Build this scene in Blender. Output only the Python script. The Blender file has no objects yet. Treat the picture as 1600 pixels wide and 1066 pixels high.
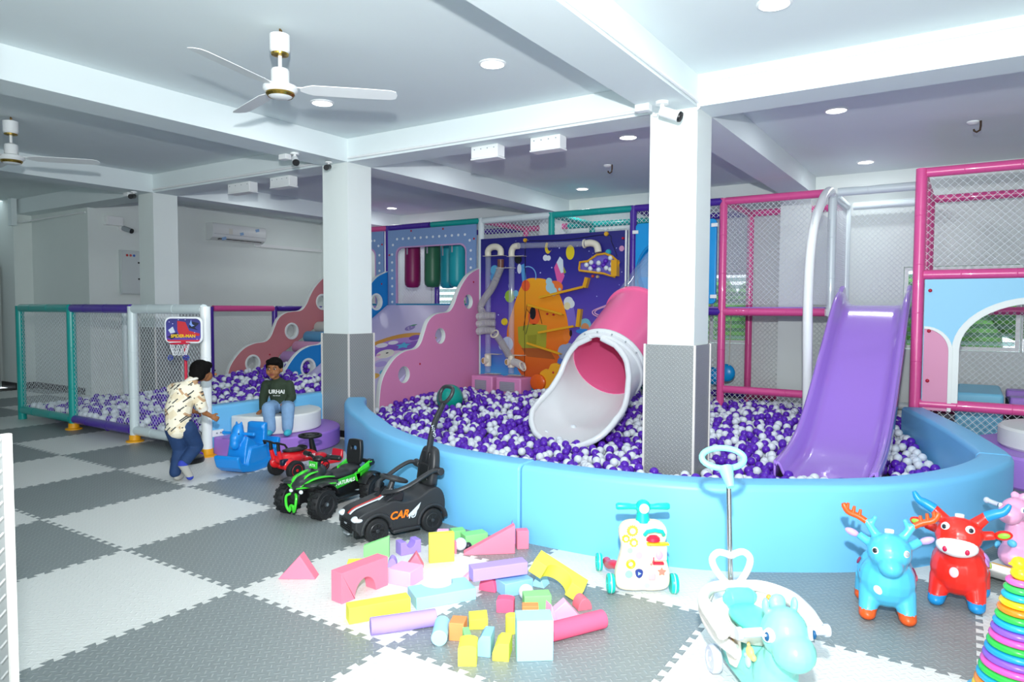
import bpy, bmesh, math, random
from mathutils import Vector, Matrix, noise
from math import pi, sin, cos, radians, sqrt, atan2
random.seed(7)
SC = bpy.context.scene
COL = SC.collection
V = Vector

# ---------------------------------------------------------------- camera, light, exposure
CAMP = V((3.9332, -2.0260, 1.3668))
_p, _r, _y = -0.0470004852, 0.00431697358, -0.579456232
_fw = V((sin(_y)*cos(_p), cos(_y)*cos(_p), sin(_p)))
_ri = V((cos(_y), -sin(_y), 0)); _up = _ri.cross(_fw)
_r2 = _ri*cos(_r) + _up*sin(_r); _u2 = -_ri*sin(_r) + _up*cos(_r)
cam = bpy.data.objects.new('camera', bpy.data.cameras.new('camera'))
COL.objects.link(cam)
M3 = Matrix((_r2, _u2, -_fw)).transposed()
cam.matrix_world = Matrix.Translation(CAMP) @ M3.to_4x4()
cam.data.sensor_width = 36; cam.data.lens = 1087.67*36/1600
cam.data.clip_start = 0.02
SC.camera = cam

SC.view_settings.view_transform = 'Standard'
SC.view_settings.look = 'None'
SC.view_settings.gamma = 1.0
SC.view_settings.use_curve_mapping = False
SC.view_settings.exposure = 0.22

W = bpy.data.worlds.new('world'); SC.world = W; W.use_nodes = True
bg = W.node_tree.nodes['Background']
bg.inputs[0].default_value = (0.80, 0.93, 1.0, 1); bg.inputs[1].default_value = 1.6

def light(name, kind, loc, energy, color=(1,1,1), size=0.2, target=None, sy=None, spot=None):
    d = bpy.data.lights.new(name, kind); o = bpy.data.objects.new(name, d); COL.objects.link(o)
    d.energy = energy; d.color = color; o.location = loc
    if kind == 'AREA':
        d.size = size
        if sy: d.shape = 'RECTANGLE'; d.size_y = sy
    elif kind in ('POINT', 'SPOT'):
        d.shadow_soft_size = size
        if spot: d.spot_size = spot; d.spot_blend = 1.0
    if target is not None:
        o.rotation_euler = (V(target)-V(loc)).to_track_quat('-Z', 'Y').to_euler()
    return o
# the photographer's flash, held just above the camera
light('camera_flash', 'SPOT', (3.95, -2.05, 1.86), 930, (0.98, 0.99, 1.0), 0.04, (1.9, 1.6, 2.35), spot=radians(128))
# added area lamp, daylight fill from behind the photographer, tilted up for the ceiling
light('daylight_fill', 'AREA', (5.2, -5.4, 1.2), 170, (0.92, 0.98, 1.0), 5.0, (2.8, 2.0, 2.2), sy=2.0)

# ---------------------------------------------------------------- materials
def lin(c):
    return tuple((x/12.92 if x <= 0.04045 else ((x+0.055)/1.055)**2.4) for x in c)
def hx(h):
    h = h.lstrip('#'); return lin(tuple(int(h[i:i+2], 16)/255 for i in (0, 2, 4)))
MATS = {}
def mat(name, color, rough=0.5, metal=0.0, spec=0.5, coat=0.0, trans=0.0, ior=1.45, emit=0.0, alpha=1.0,
        var=0.0, bump=0.0, bscale=60.0):
    if name in MATS: return MATS[name]
    m = bpy.data.materials.new(name); m.use_nodes = True
    nt = m.node_tree; b = nt.nodes['Principled BSDF']
    c = hx(color) if isinstance(color, str) else color
    b.inputs['Base Color'].default_value = (*c, 1)
    b.inputs['Roughness'].default_value = rough
    b.inputs['Metallic'].default_value = metal
    b.inputs['Specular IOR Level'].default_value = spec
    b.inputs['Coat Weight'].default_value = coat
    b.inputs['Transmission Weight'].default_value = trans
    b.inputs['IOR'].default_value = ior
    b.inputs['Alpha'].default_value = alpha
    if emit:
        b.inputs['Emission Color'].default_value = (*c, 1); b.inputs['Emission Strength'].default_value = emit
    if var or bump:
        tc = nt.nodes.new('ShaderNodeTexCoord'); nz = nt.nodes.new('ShaderNodeTexNoise')
        nz.inputs['Scale'].default_value = bscale; nz.inputs['Detail'].default_value = 3
        nt.links.new(tc.outputs['Object'], nz.inputs['Vector'])
        if var:
            mx = nt.nodes.new('ShaderNodeMix'); mx.data_type = 'RGBA'
            mx.inputs[6].default_value = (*[x*(1-var) for x in c], 1)
            mx.inputs[7].default_value = (*[min(1, x*(1+var)) for x in c], 1)
            nt.links.new(nz.outputs['Fac'], mx.inputs[0]); nt.links.new(mx.outputs[2], b.inputs['Base Color'])
        if bump:
            bp = nt.nodes.new('ShaderNodeBump'); bp.inputs['Strength'].default_value = bump
            bp.inputs['Distance'].default_value = 0.002
            nt.links.new(nz.outputs['Fac'], bp.inputs['Height']); nt.links.new(bp.outputs[0], b.inputs['Normal'])
    MATS[name] = m; return m

def tread(name, color, scale=42.0, strength=0.5, lift=0.25, rough=0.42):
    """foam sheet with an embossed tread-plate of crossed dashes, driven by the UV map (metres)"""
    m = bpy.data.materials.new(name); m.use_nodes = True; nt = m.node_tree; N = nt.nodes; L = nt.links
    b = N['Principled BSDF']; c = hx(color)
    b.inputs['Roughness'].default_value = rough
    uv = N.new('ShaderNodeUVMap'); mp = N.new('ShaderNodeMapping')
    mp.inputs['Rotation'].default_value = (0, 0, radians(45)); mp.inputs['Scale'].default_value = (scale,)*3
    L.new(uv.outputs[0], mp.inputs[0]); sp = N.new('ShaderNodeSeparateXYZ'); L.new(mp.outputs[0], sp.inputs[0])
    def mth(op, a, bb=None, cc=None):
        n = N.new('ShaderNodeMath'); n.operation = op
        for i, x in enumerate((a, bb, cc)):
            if x is None: continue
            if isinstance(x, (int, float)): n.inputs[i].default_value = x
            else: L.new(x, n.inputs[i])
        return n.outputs[0]
    fx, fy = mth('FLOOR', sp.outputs[0]), mth('FLOOR', sp.outputs[1])
    par = mth('MODULO', mth('ABSOLUTE', mth('ADD', fx, fy)), 2.0)
    ux = mth('SUBTRACT', mth('FRACT', sp.outputs[0]), 0.5); uy = mth('SUBTRACT', mth('FRACT', sp.outputs[1]), 0.5)
    ax, ay = mth('ABSOLUTE', ux), mth('ABSOLUTE', uy)
    def dash(p, q):
        return mth('MULTIPLY', mth('SMOOTH_MIN', mth('MULTIPLY', mth('SUBTRACT', 0.46, p), 8.0), 1.0, 0.2),
                   mth('MAXIMUM', mth('SUBTRACT', 1.0, mth('MULTIPLY', q, 6.0)), 0.0))
    d1 = mth('MAXIMUM', dash(ax, ay), 0.0); d2 = mth('MAXIMUM', dash(ay, ax), 0.0)
    h = mth('ADD', mth('MULTIPLY', d1, par), mth('MULTIPLY', d2, mth('SUBTRACT', 1.0, par)))
    bp = N.new('ShaderNodeBump'); bp.inputs['Strength'].default_value = strength; bp.inputs['Distance'].default_value = 0.003
    L.new(h, bp.inputs['Height']); L.new(bp.outputs[0], b.inputs['Normal'])
    mx = N.new('ShaderNodeMix'); mx.data_type = 'RGBA'
    mx.inputs[6].default_value = (*c, 1); mx.inputs[7].default_value = (*[min(1, x+(1-x)*lift) for x in c], 1)
    L.new(mth('MULTIPLY', h, 0.6), mx.inputs[0]); L.new(mx.outputs[2], b.inputs['Base Color'])
    MATS[name] = m; return m

PAINT = mat('white_wall_paint', '#e6eeeb', 0.75, var=0.015, bscale=3)
CEILP = mat('white_ceiling_paint', '#e3edee', 0.8, var=0.015, bscale=3)
WHITEPL = mat('white_plastic', '#eef1f1', 0.35)
GREYPL = mat('grey_plastic', '#9aa3a8', 0.45)
BLACKPL = mat('black_plastic', '#17181a', 0.38)
CHROME = mat('chrome', '#c9ccd0', 0.15, metal=1)
GOLD = mat('brass', '#b99a4a', 0.25, metal=1)
PINKT = mat('pink_vinyl', '#dd5596', 0.28, coat=0.3)
PURPT = mat('purple_vinyl', '#4a2a9c', 0.3, coat=0.3)
TEALT = mat('teal_vinyl', '#129f98', 0.3, coat=0.3)
WHITET = mat('white_vinyl', '#d5e2e4', 0.3, coat=0.3)
NETM = mat('white_netting', '#dfe7ea', 0.7)
BLUESOFT = mat('sky_blue_leatherette', '#70bdec', 0.42, bump=0.15, bscale=500)
BLUEDEEP = mat('deep_blue_foam_board', '#1784cf', 0.5)
REDCAP = mat('red_screw_cap', '#b21538', 0.4)
MAT_G = tread('grey_eva_foam', '#858d8d', 34, 0.6)
MAT_W = tread('white_eva_foam', '#e2e4e0', 34, 0.5)
PAD_G = tread('grey_wall_padding', '#888c8c', 42, 0.8, 0.35)
DARKTRIM = mat('black_skirting_tile', '#1c1d1e', 0.4, var=0.5, bscale=40)

# ---------------------------------------------------------------- mesh helpers
def Rz(a): return Matrix.Rotation(a, 4, 'Z')
def T(*a): return Matrix.Translation(V(a if len(a) > 1 else a[0]))
def frame(p0, p1):
    d = V(p1)-V(p0); q = d.to_track_quat('Z', 'Y')
    return Matrix.Translation(V(p0)) @ q.to_matrix().to_4x4(), d.length
class B:
    def __init__(s): s.bm = bmesh.new()
    def _add(s, vs, fs, M=None):
        vv = [s.bm.verts.new((M @ V(v)) if M is not None else V(v)) for v in vs]
        for f in fs:
            try: s.bm.faces.new([vv[i] for i in f])
            except ValueError: pass
        return s
    def box(s, c, size, M=None):
        x, y, z = (a/2 for a in size); c = V(c)
        vs = [c+V((i*x, j*y, k*z)) for i in (-1, 1) for j in (-1, 1) for k in (-1, 1)]
        return s._add(vs, [(0,1,3,2), (4,6,7,5), (0,4,5,1), (2,3,7,6), (0,2,6,4), (1,5,7,3)], M)
    def bb(s, x0, x1, y0, y1, z0, z1, M=None):
        return s.box(((x0+x1)/2, (y0+y1)/2, (z0+z1)/2), (x1-x0, y1-y0, z1-z0), M)
    def cyl(s, p0, p1, r0, r1=None, n=16, M=None, caps=True):
        if r1 is None: r1 = r0
        F, l = frame(p0, p1)
        if M is not None: F = M @ F
        vs = [(r0*cos(2*pi*i/n), r0*sin(2*pi*i/n), 0) for i in range(n)] + [(r1*cos(2*pi*i/n), r1*sin(2*pi*i/n), l) for i in range(n)]
        fs = [(i, (i+1) % n, n+(i+1) % n, n+i) for i in range(n)]
        if caps: fs += [tuple(range(n-1, -1, -1)), tuple(range(n, 2*n))]
        return s._add(vs, fs, F)
    def tube(s, pts, r, n=8, closed=False, M=None, flat=1.0):
        pts = [V(p) for p in pts]; m = len(pts); rs = r if isinstance(r, (list, tuple)) else [r]*m
        vs = []; prev = None
        for i, p in enumerate(pts):
            a = pts[(i-1) % m] if (closed or i) else pts[0]; b = pts[(i+1) % m] if (closed or i < m-1) else pts[-1]
            t = (b-a).normalized()
            if prev is None:
                u = t.orthogonal().normalized() if abs(t.z) > 0.9 else t.cross(V((0,0,1))).normalized()
            else:
                u = (prev - t*prev.dot(t)).normalized()
            prev = u; w = t.cross(u)
            for k in range(n):
                a2 = 2*pi*k/n; vs.append(p + (u*cos(a2) + w*sin(a2)*flat)*rs[i])
        fs = []
        for i in range(m if closed else m-1):
            j = (i+1) % m
            for k in range(n):
                fs.append((i*n+k, i*n+(k+1) % n, j*n+(k+1) % n, j*n+k))
        if not closed: fs += [tuple(range(n-1, -1, -1)), tuple(range((m-1)*n, m*n))]
        return s._add(vs, fs, M)
    def ell(s, c, rad, M=None, u=16, v=10):
        if isinstance(rad, (int, float)): rad = (rad,)*3
        c = V(c); vs = [c+V((0, 0, rad[2]))]
        for i in range(1, v):
            t = pi*i/v
            for k in range(u):
                a = 2*pi*k/u; vs.append(c+V((rad[0]*sin(t)*cos(a), rad[1]*sin(t)*sin(a), rad[2]*cos(t))))
        vs.append(c-V((0, 0, rad[2]))); fs = []
        for k in range(u): fs.append((0, 1+k, 1+(k+1) % u))
        for i in range(v-2):
            for k in range(u):
                a = 1+i*u; fs.append((a+k, a+u+k, a+u+(k+1) % u, a+(k+1) % u))
        e = len(vs)-1; a = 1+(v-2)*u
        for k in range(u): fs.append((a+k, e, a+(k+1) % u))
        return s._add(vs, fs, M)
    def lathe(s, prof, n=24, M=None, c=(0, 0, 0)):
        c = V(c); vs = []; m = len(prof)
        for r, z in prof:
            for k in range(n): vs.append(c+V((r*cos(2*pi*k/n), r*sin(2*pi*k/n), z)))
        fs = [(i*n+k, i*n+(k+1) % n, (i+1)*n+(k+1) % n, (i+1)*n+k) for i in range(m-1) for k in range(n)]
        if prof[0][0] > 1e-4: fs.append(tuple(range(n-1, -1, -1)))
        if prof[-1][0] > 1e-4: fs.append(tuple(range((m-1)*n, m*n)))
        s._add(vs, fs, M); bmesh.ops.remove_doubles(s.bm, verts=s.bm.verts, dist=1e-5); return s
    def torus(s, c, R, r, M=None, n=28, k=8, flat=1.0):
        F = T(c) if M is None else M @ T(c)
        return s.tube([(R*cos(2*pi*i/n), R*sin(2*pi*i/n), 0) for i in range(n)], r, k, True, F, flat)
    def prism(s, pts, d, M=None):
        n = len(pts); vs = [(p[0], p[1], 0) for p in pts]+[(p[0], p[1], d) for p in pts]
        fs = [tuple(range(n-1, -1, -1)), tuple(range(n, 2*n))]+[(i, (i+1) % n, n+(i+1) % n, n+i) for i in range(n)]
        return s._add(vs, fs, M)
    def obj(s, name, m, parent=None, bevel=0, seg=2, smooth=True, ang=38, loc=None):
        bmesh.ops.recalc_face_normals(s.bm, faces=s.bm.faces)
        me = bpy.data.meshes.new(name); s.bm.to_mesh(me); s.bm.free()
        return mesh_obj(name, me, m, parent, bevel, seg, smooth, ang)
def mesh_obj(name, me, m, parent=None, bevel=0, seg=2, smooth=True, ang=38):
    for mm in (m if isinstance(m, (list, tuple)) else [m]): me.materials.append(mm)
    if smooth and len(me.polygons):
        me.shade_smooth(); me.set_sharp_from_angle(angle=radians(ang))
    o = bpy.data.objects.new(name, me); COL.objects.link(o)
    if parent is not None: o.parent = parent
    if bevel:
        md = o.modifiers.new('bevel', 'BEVEL'); md.width = bevel; md.segments = seg; md.limit_method = 'ANGLE'
        md.angle_limit = radians(40); md.harden_normals = False
    return o
def thing(name, label, cat, loc=(0, 0, 0), rz=0, group=None):
    o = bpy.data.objects.new(name, None); COL.objects.link(o); o.empty_display_size = 0.1
    o.location = loc; o.rotation_euler = (0, 0, rz); o['label'] = label; o['category'] = cat
    if group: o['group'] = group
    return o
def tag(o, label, cat, group=None):
    o['label'] = label; o['category'] = cat
    if group: o['group'] = group
    return o
def struct(o): o['kind'] = 'structure'; return o
def uvbox(o, s=1.0):
    """UVs in metres by dominant face normal"""
    me = o.data; uv = me.uv_layers.new(name='UVMap')
    for p in me.polygons:
        n = p.normal; a = max(range(3), key=lambda i: abs(n[i]))
        for li in p.loop_indices:
            c = me.vertices[me.loops[li].vertex_index].co
            uv.data[li].uv = ((c.y, c.z) if a == 0 else (c.x, c.z) if a == 1 else (c.x, c.y))
    return o
def curve_board(name, outlines, thick, m, parent, M, bevel=0.0, res=3):
    """flat board from closed outlines (first the border, then holes) in local XY, thickness along Z, placed by M"""
    cu = bpy.data.curves.new(name, 'CURVE'); cu.dimensions = '2D'; cu.fill_mode = 'BOTH'
    cu.extrude = max(thick/2-bevel, 1e-4); cu.bevel_depth = bevel; cu.bevel_resolution = res; cu.offset = -bevel
    for pts in outlines:
        sp = cu.splines.new('POLY'); sp.points.add(len(pts)-1)
        for i, p in enumerate(pts): sp.points[i].co = (p[0], p[1], 0, 1)
        sp.use_cyclic_u = True
    tmp = bpy.data.objects.new('tmp', cu); COL.objects.link(tmp)
    bpy.context.view_layer.update()
    me = bpy.data.meshes.new_from_object(tmp.evaluated_get(bpy.context.evaluated_depsgraph_get()))
    bpy.data.objects.remove(tmp); bpy.data.curves.remove(cu)
    me.materials.clear(); me.transform(M)
    return mesh_obj(name, me, m, parent, ang=40)
def text(name, body, size, m, parent, M, thick=0.001, shear=0.0, bold=0.0):
    cu = bpy.data.curves.new(name, 'FONT'); cu.body = body; cu.size = size; cu.extrude = thick/2; cu.shear = shear
    cu.align_x = 'CENTER'; cu.align_y = 'CENTER'; cu.resolution_u = 3; cu.offset = bold
    tmp = bpy.data.objects.new('tmp', cu); COL.objects.link(tmp); bpy.context.view_layer.update()
    me = bpy.data.meshes.new_from_object(tmp.evaluated_get(bpy.context.evaluated_depsgraph_get()))
    bpy.data.objects.remove(tmp); bpy.data.curves.remove(cu)
    me.materials.clear(); me.transform(M)
    return mesh_obj(name, me, m, parent, smooth=False)
def catmull(pts, n=6, closed=False):
    P = [V(p) if len(p) == 3 else V((p[0], p[1], 0)) for p in pts]; m = len(P); out = []
    for i in range(m if closed else m-1):
        g = (lambda k: P[k % m]) if closed else (lambda k: P[max(0, min(m-1, k))])
        p0, p1, p2, p3 = g(i-1), g(i), g(i+1), g(i+2)
        for j in range(n):
            t = j/n; out.append(0.5*((2*p1)+(p2-p0)*t+(2*p0-5*p1+4*p2-p3)*t*t+(3*p1-3*p2+p3-p0)*t**3))
    if not closed: out.append(P[-1])
    return out
def circ(cx, cy, rx, ry=None, n=28):
    ry = ry or rx
    return [(cx+rx*cos(2*pi*i/n), cy+ry*sin(2*pi*i/n)) for i in range(n)]
def rrect(x0, x1, y0, y1, r, n=5):
    o = []
    for cx, cy, a in ((x1-r, y1-r, 0), (x0+r, y1-r, 90), (x0+r, y0+r, 180), (x1-r, y0+r, 270)):
        for k in range(n+1):
            t = radians(a+90*k/n); o.append((cx+r*cos(t), cy+r*sin(t)))
    return o
# board planes: local XY -> world plane
M_XZ = Matrix(((1,0,0,0), (0,0,-1,0), (0,1,0,0), (0,0,0,1)))   # x->x, y->z, normal -> -y
M_YZ = Matrix(((0,0,1,0), (1,0,0,0), (0,1,0,0), (0,0,0,1)))    # x->y, y->z, normal -> +x
def organic(name, b, voxel, m, parent=None, smooth=6, M=None, matfn=None, sub=0):
    """fuse the shapes collected in b into one continuous skin (voxel remesh + smoothing), baked"""
    me = bpy.data.meshes.new('tmp'); bmesh.ops.recalc_face_normals(b.bm, faces=b.bm.faces); b.bm.to_mesh(me); b.bm.free()
    o = bpy.data.objects.new('tmp', me); COL.objects.link(o)
    r = o.modifiers.new('r', 'REMESH'); r.mode = 'VOXEL'; r.voxel_size = voxel; r.adaptivity = 0
    if smooth:
        s = o.modifiers.new('s', 'SMOOTH'); s.factor = 0.5; s.iterations = smooth
    bpy.context.view_layer.update()
    e = bpy.data.meshes.new_from_object(o.evaluated_get(bpy.context.evaluated_depsgraph_get()))
    bpy.data.objects.remove(o); bpy.data.meshes.remove(me)
    if M is not None: e.transform(M)
    ms = m if isinstance(m, (list, tuple)) else [m]
    for x in ms: e.materials.append(x)
    e.shade_smooth()
    if matfn:
        for p in e.polygons: p.material_index = matfn(p.center, p.normal)
    o = bpy.data.objects.new(name, e); COL.objects.link(o)
    if parent is not None: o.parent = parent
    return o
def net(name, parent, o, u, v, w, h, pitch=0.05, r=0.0016, m=None):
    """knotted diamond netting stretched in the rectangle o + u*[0,w] + v*[0,h]"""
    b = B(); o, u, v = V(o), V(u), V(v); nrm = u.cross(v).normalized()
    def seg(a, c):
        p, q = o+u*a[0]+v*a[1], o+u*c[0]+v*c[1]; d = (q-p)
        if d.length < 0.01: return
        s = d.normalized().cross(nrm)*r; t = nrm*r
        b._add([p+s, p+t, p-s, p-t, q+s, q+t, q-s, q-t], [(0,1,5,4), (1,2,6,5), (2,3,7,6), (3,0,4,7)])
    k = -h
    while k < w:                       # rising strands x - y = k
        a = (max(k, 0), max(-k, 0)); e = min(w, k+h); seg(a, (e, e-k)); k += pitch
    k = pitch/2
    while k < w+h:                     # falling strands x + y = k
        a = (max(0, k-h), min(h, k)); e = min(w, k); seg(a, (e, k-e)); k += pitch
    return b.obj(name, m or NETM, parent, smooth=False)

# ---------------------------------------------------------------- the room
X0, X1, Y0, Y1 = -9.3, 8.0, -6.0, 7.9
ZC, ZB = 3.107, 2.87
fl = struct(B().bb(X0-0.3, X1+0.2, Y0-0.2, Y1+0.2, -0.12, -0.014).obj('floor', mat('concrete_screed', '#6d6a66', 0.7, var=0.1, bscale=8)))
def mat_mesh(name, m):
    n, a, mg = 12, 0.028, 0.03; p = (1-2*mg)/n
    prof = [(0, 0)]
    for k in range(n):
        x = mg+k*p; prof += [(x+.32*p, 0), (x+.2*p, a), (x+.8*p, a), (x+.68*p, 0)]
    prof.append((1, 0))
    bot = prof[:-1]; right = [(1-y*0+y, x) for x, y in prof][:-1]
    right = [(1+y, x) for x, y in prof][:-1]
    top = [(x, 1+y) for x, y in reversed(prof)][:-1]; left = [(y, x) for x, y in reversed(prof)][:-1]
    pts = bot+right+top+left
    pts = [(0.5+(x-0.5)*0.9985, 0.5+(y-0.5)*0.9985) for x, y in pts]
    me = bpy.data.meshes.new(name); b = B(); b.prism(pts, 0.013, T(0, 0, -0.013))
    bmesh.ops.recalc_face_normals(b.bm, faces=b.bm.faces); b.bm.to_mesh(me); b.bm.free()
    me.materials.append(m); uv = me.uv_layers.new(name='UVMap')
    for li, l in enumerate(me.loops): uv.data[li].uv = me.vertices[l.vertex_index].co.xy
    return me
mw, mg_ = mat_mesh('white_mat', MAT_W), mat_mesh('grey_mat', MAT_G)
for j in range(-4, 8):
    for i in range(-9, 8):
        inpit = (j >= 3 and i < 4) and not (i < -6 and j == 3) and not (i in (-2, -1) and j == 3)
        if inpit or (i == 3 and j >= 3) : continue
        o = bpy.data.objects.new('floor_mat', mw if (i+j) % 2 else mg_)
        COL.objects.link(o); o.location = (i, j, 0); o.parent = fl
def wall(name, *a, m=PAINT): return struct(B().bb(*a).obj(name, m))
wall('ceiling', X0-0.2, X1+0.2, Y0-0.2, Y1+0.2, ZC, ZC+0.15, m=CEILP)
# back wall with window openings
wins = [(-4.35, -3.15), (0.25, 1.45), (3.25, 4.45), (4.47, 5.67)]
bw = B(); xs = -7.3; ZW0, ZW1 = 0.88, 1.9
for a, c in wins:
    bw.bb(xs, a, Y1, Y1+0.2, 0, ZC); bw.bb(a, c, Y1, Y1+0.2, 0, ZW0); bw.bb(a, c, Y1, Y1+0.2, ZW1, ZC); xs = c
bw.bb(xs, X1, Y1, Y1+0.2, 0, ZC)
struct(bw.obj('wall_back', PAINT))
for n, (a, c) in enumerate(wins):
    w = struct(B().bb(a+.01, c-.01, Y1+.02, Y1+.06, ZW0+.01, ZW0+.05).bb(a+.01, c-.01, Y1+.02, Y1+.06, ZW1-.05, ZW1-.01).bb(a+.01, a+.05, Y1+.02, Y1+.06, ZW0+.05, ZW1-.05)
        .bb(c-.05, c-.01, Y1+.02, Y1+.06, ZW0+.05, ZW1-.05).bb((a+c)/2-.02, (a+c)/2+.02, Y1+.02, Y1+.06, ZW0+.05, ZW1-.05).obj('window_%d' % (n+1), WHITEPL))
    LOUV = mat('louvre_glass', '#b9d6d2', 0.08, trans=0.75, ior=1.45)
    for k in range(9):
        z = ZW0+0.09+k*0.102
        for x0, x1 in ((a+.05, (a+c)/2-.02), ((a+c)/2+.02, c-.05)):
            q = B().box((0, 0, 0), (x1-x0-.004, 0.10, 0.005), T((x0+x1)/2, Y1+.09, z) @ Matrix.Rotation(radians(-28), 4, 'X'))
            q.obj('louvre', LOUV, w)
wall('wall_left', -7.5, -7.3, 3.35, Y1+0.2, 0, ZC)
wall('wall_left_recess', -9.3, -7.5, 3.35, 3.5, 0, ZC)
wall('wall_left_pier', -9.5, -9.15, 3.08, 3.35, 0, ZC)
wall('wall_left_end', -9.9, -9.5, 3.08, 3.3, 0, ZC)
wall('wall_left_side', -9.9, -9.7, Y0, 3.1, 0, ZC)
wall('wall_right', X1, X1+0.2, Y0, Y1+0.2, 0, ZC)
# front of the shop: sill, lintel and mullions; the glazing lets the daylight in behind the photographer
struct(B().bb(X0-.5, X1, Y0-.2, Y0, 0, 0.35).bb(X0-.5, X1, Y0-.2, Y0, 2.75, ZC).bb(X0-.5, -2.5, Y0-.2, Y0, .35, 2.75).bb(X1-1.2, X1, Y0-.2, Y0, .35, 2.75).obj('wall_front', PAINT))
wf = struct(B().bb(-2.5, 6.8, Y0-.12, Y0-.06, .35, .42).bb(-2.5, 6.8, Y0-.12, Y0-.06, 2.68, 2.75).obj('window_5', WHITEPL))
for k in range(7): B().bb(-2.5+k*1.542, -2.44+k*1.542, Y0-.12, Y0-.06, .42, 2.68).obj('mullion', WHITEPL, wf)
struct(B().bb(-9.15, -7.5, 3.325, 3.35, 0, 0.1).bb(-9.15, -9.12, 3.08, 3.325, 0, .1).bb(-9.7, -9.15, 3.055, 3.08, 0, 0.1).obj('baseboard_left', DARKTRIM))
struct(B().bb(-9.695, -9.6, 2.3, 3.0, 0, 2.1).obj('door_1', mat('dark_door', '#15181a', .4)))
# beams and columns
PAD = 1.09
CX = [(-5.455, -5.10), (-1.85, -1.475), (1.835, 2.207), (5.50, 5.87)]
for k, (y0, y1) in enumerate(((3.12, 3.46), (-1.736, -1.396))):
    struct(B().bb(-9.6 if k else -9.15, X1, y0, y1, ZB, ZC-.001).obj('beam_cross_%d' % (k+1), CEILP))
for k, (a, c) in enumerate(CX):
    b = B(); b.bb(a, c, Y0, -1.736, ZB, ZC-.001).bb(a, c, -1.396, 3.12, ZB, ZC-.001).bb(a, c, 3.46, Y1, ZB, ZC-.001)
    struct(b.obj('beam_long_%d' % (k+1), CEILP))
struct(B().bb(-9.12, -9.0, 3.0, 3.08, ZB-.2, ZC-.002).obj('trim_1', CEILP))
COLS = [(i, y0, y1) for i in range(4) for (y0, y1) in ((3.12, 3.46), (-1.736, -1.396), (7.6, 7.9))]
n = 0
for i, y0, y1 in COLS:
    if (i in (2, 3) and y0 > 7) or True:
        a, c = CX[i]; n += 1
        if i == 0 and y0 < 0: continue
        if i == 3 and y0 < 0: continue
        col = struct(B().bb(a, c, y0, y1, 0, ZB).obj('column_%d' % n, PAINT))
        if y0 < 7:
            t = 0.014
            for nm, q in (('padding_front', (a-t, c+t, y0-t, y0, .0, PAD)), ('padding_side', (c, c+t, y0, y1+t, .0, PAD)),
                          ('padding_back', (a-t, c, y1, y1+t, .0, PAD)), ('padding_side', (a-t, a, y0, y1, .0, PAD))):
                uvbox(B().bb(*q).obj(nm, PAD_G, col))
            e = B(); w = 0.008
            for x, y in ((c+t, y0-t), (c+t, y1+t), (a-t, y0-t)):
                e.bb(x-w, x+w, y-w, y+w, 0, PAD+.004)
            e.obj('edge_strip', mat('pale_foam_edge', '#d9d6d0', .6), col)
            B().bb(a-t-.012, c+t+.012, y0-t-.012, y0-t, 0, .07).bb(c+t, c+t+.012, y0-t, y1+t, 0, .07).obj('skirting', DARKTRIM, col)

# ---------------------------------------------------------------- ceiling fixtures
LEDM = mat('led_diffuser', '#ffffff', 0.4, emit=9.0)
LIGHTS = [(-4.43, 2.11, None), (-0.71, 2.11, 'round recessed ceiling downlight under the blade of the nearer fan'), (1.05, 2.11, 'round recessed ceiling downlight between the nearer fan and the cross beam'),
          (2.96, 2.17, 'round recessed ceiling downlight cut by the top edge of the picture'), (-6.3, 2.11, None),
          (-4.43, 4.57, 'round downlight beside the white box on the far left beam'), (-0.81, 4.57, 'round downlight seen just under the left box on the middle beam'), (1.0, 4.59, 'round ceiling downlight left of the nearest column'), (2.92, 4.67, 'nearer of the two downlights right of the nearest column'),
          (-4.53, 7.06, 'small far downlight above the pink and purple rail'), (-0.81, 7.07, 'round downlight in the teal-tinted ceiling above the game wall'), (2.875, 7.18, 'farther of the two downlights right of the nearest column'), (-6.0, 7.0, 'tiny far downlight at the left edge of the nearer padded column'),
          (5.6, 2.1, None), (5.0, 4.6, None), (-0.7, -0.8, None), (1.05, -0.8, None), (3.0, -0.8, None), (5.4, -0.8, None)]
for x, y, lab in LIGHTS:
    if lab is None: continue
    t = thing('ceiling_light', lab or 'round recessed ceiling downlight outside the picture', 'ceiling light', (x, y, ZC), 0, 'recessed ceiling downlights')
    B().lathe([(0.098, 0.0), (0.098, -0.006), (0.084, -0.012), (0.08, -0.006), (0.08, 0)], 28).obj('trim_ring', WHITEPL, t)
    B().lathe([(0.0, -0.004), (0.079, -0.004), (0.079, -0.001), (0, -0.001)], 24).obj('diffuser', LEDM, t)
    l = light('downlight_lamp', 'AREA', (0, 0, -0.02), 6, (0.93, 0.98, 1.0), 0.15); l.data.shape = 'DISK'; l.parent = t

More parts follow.
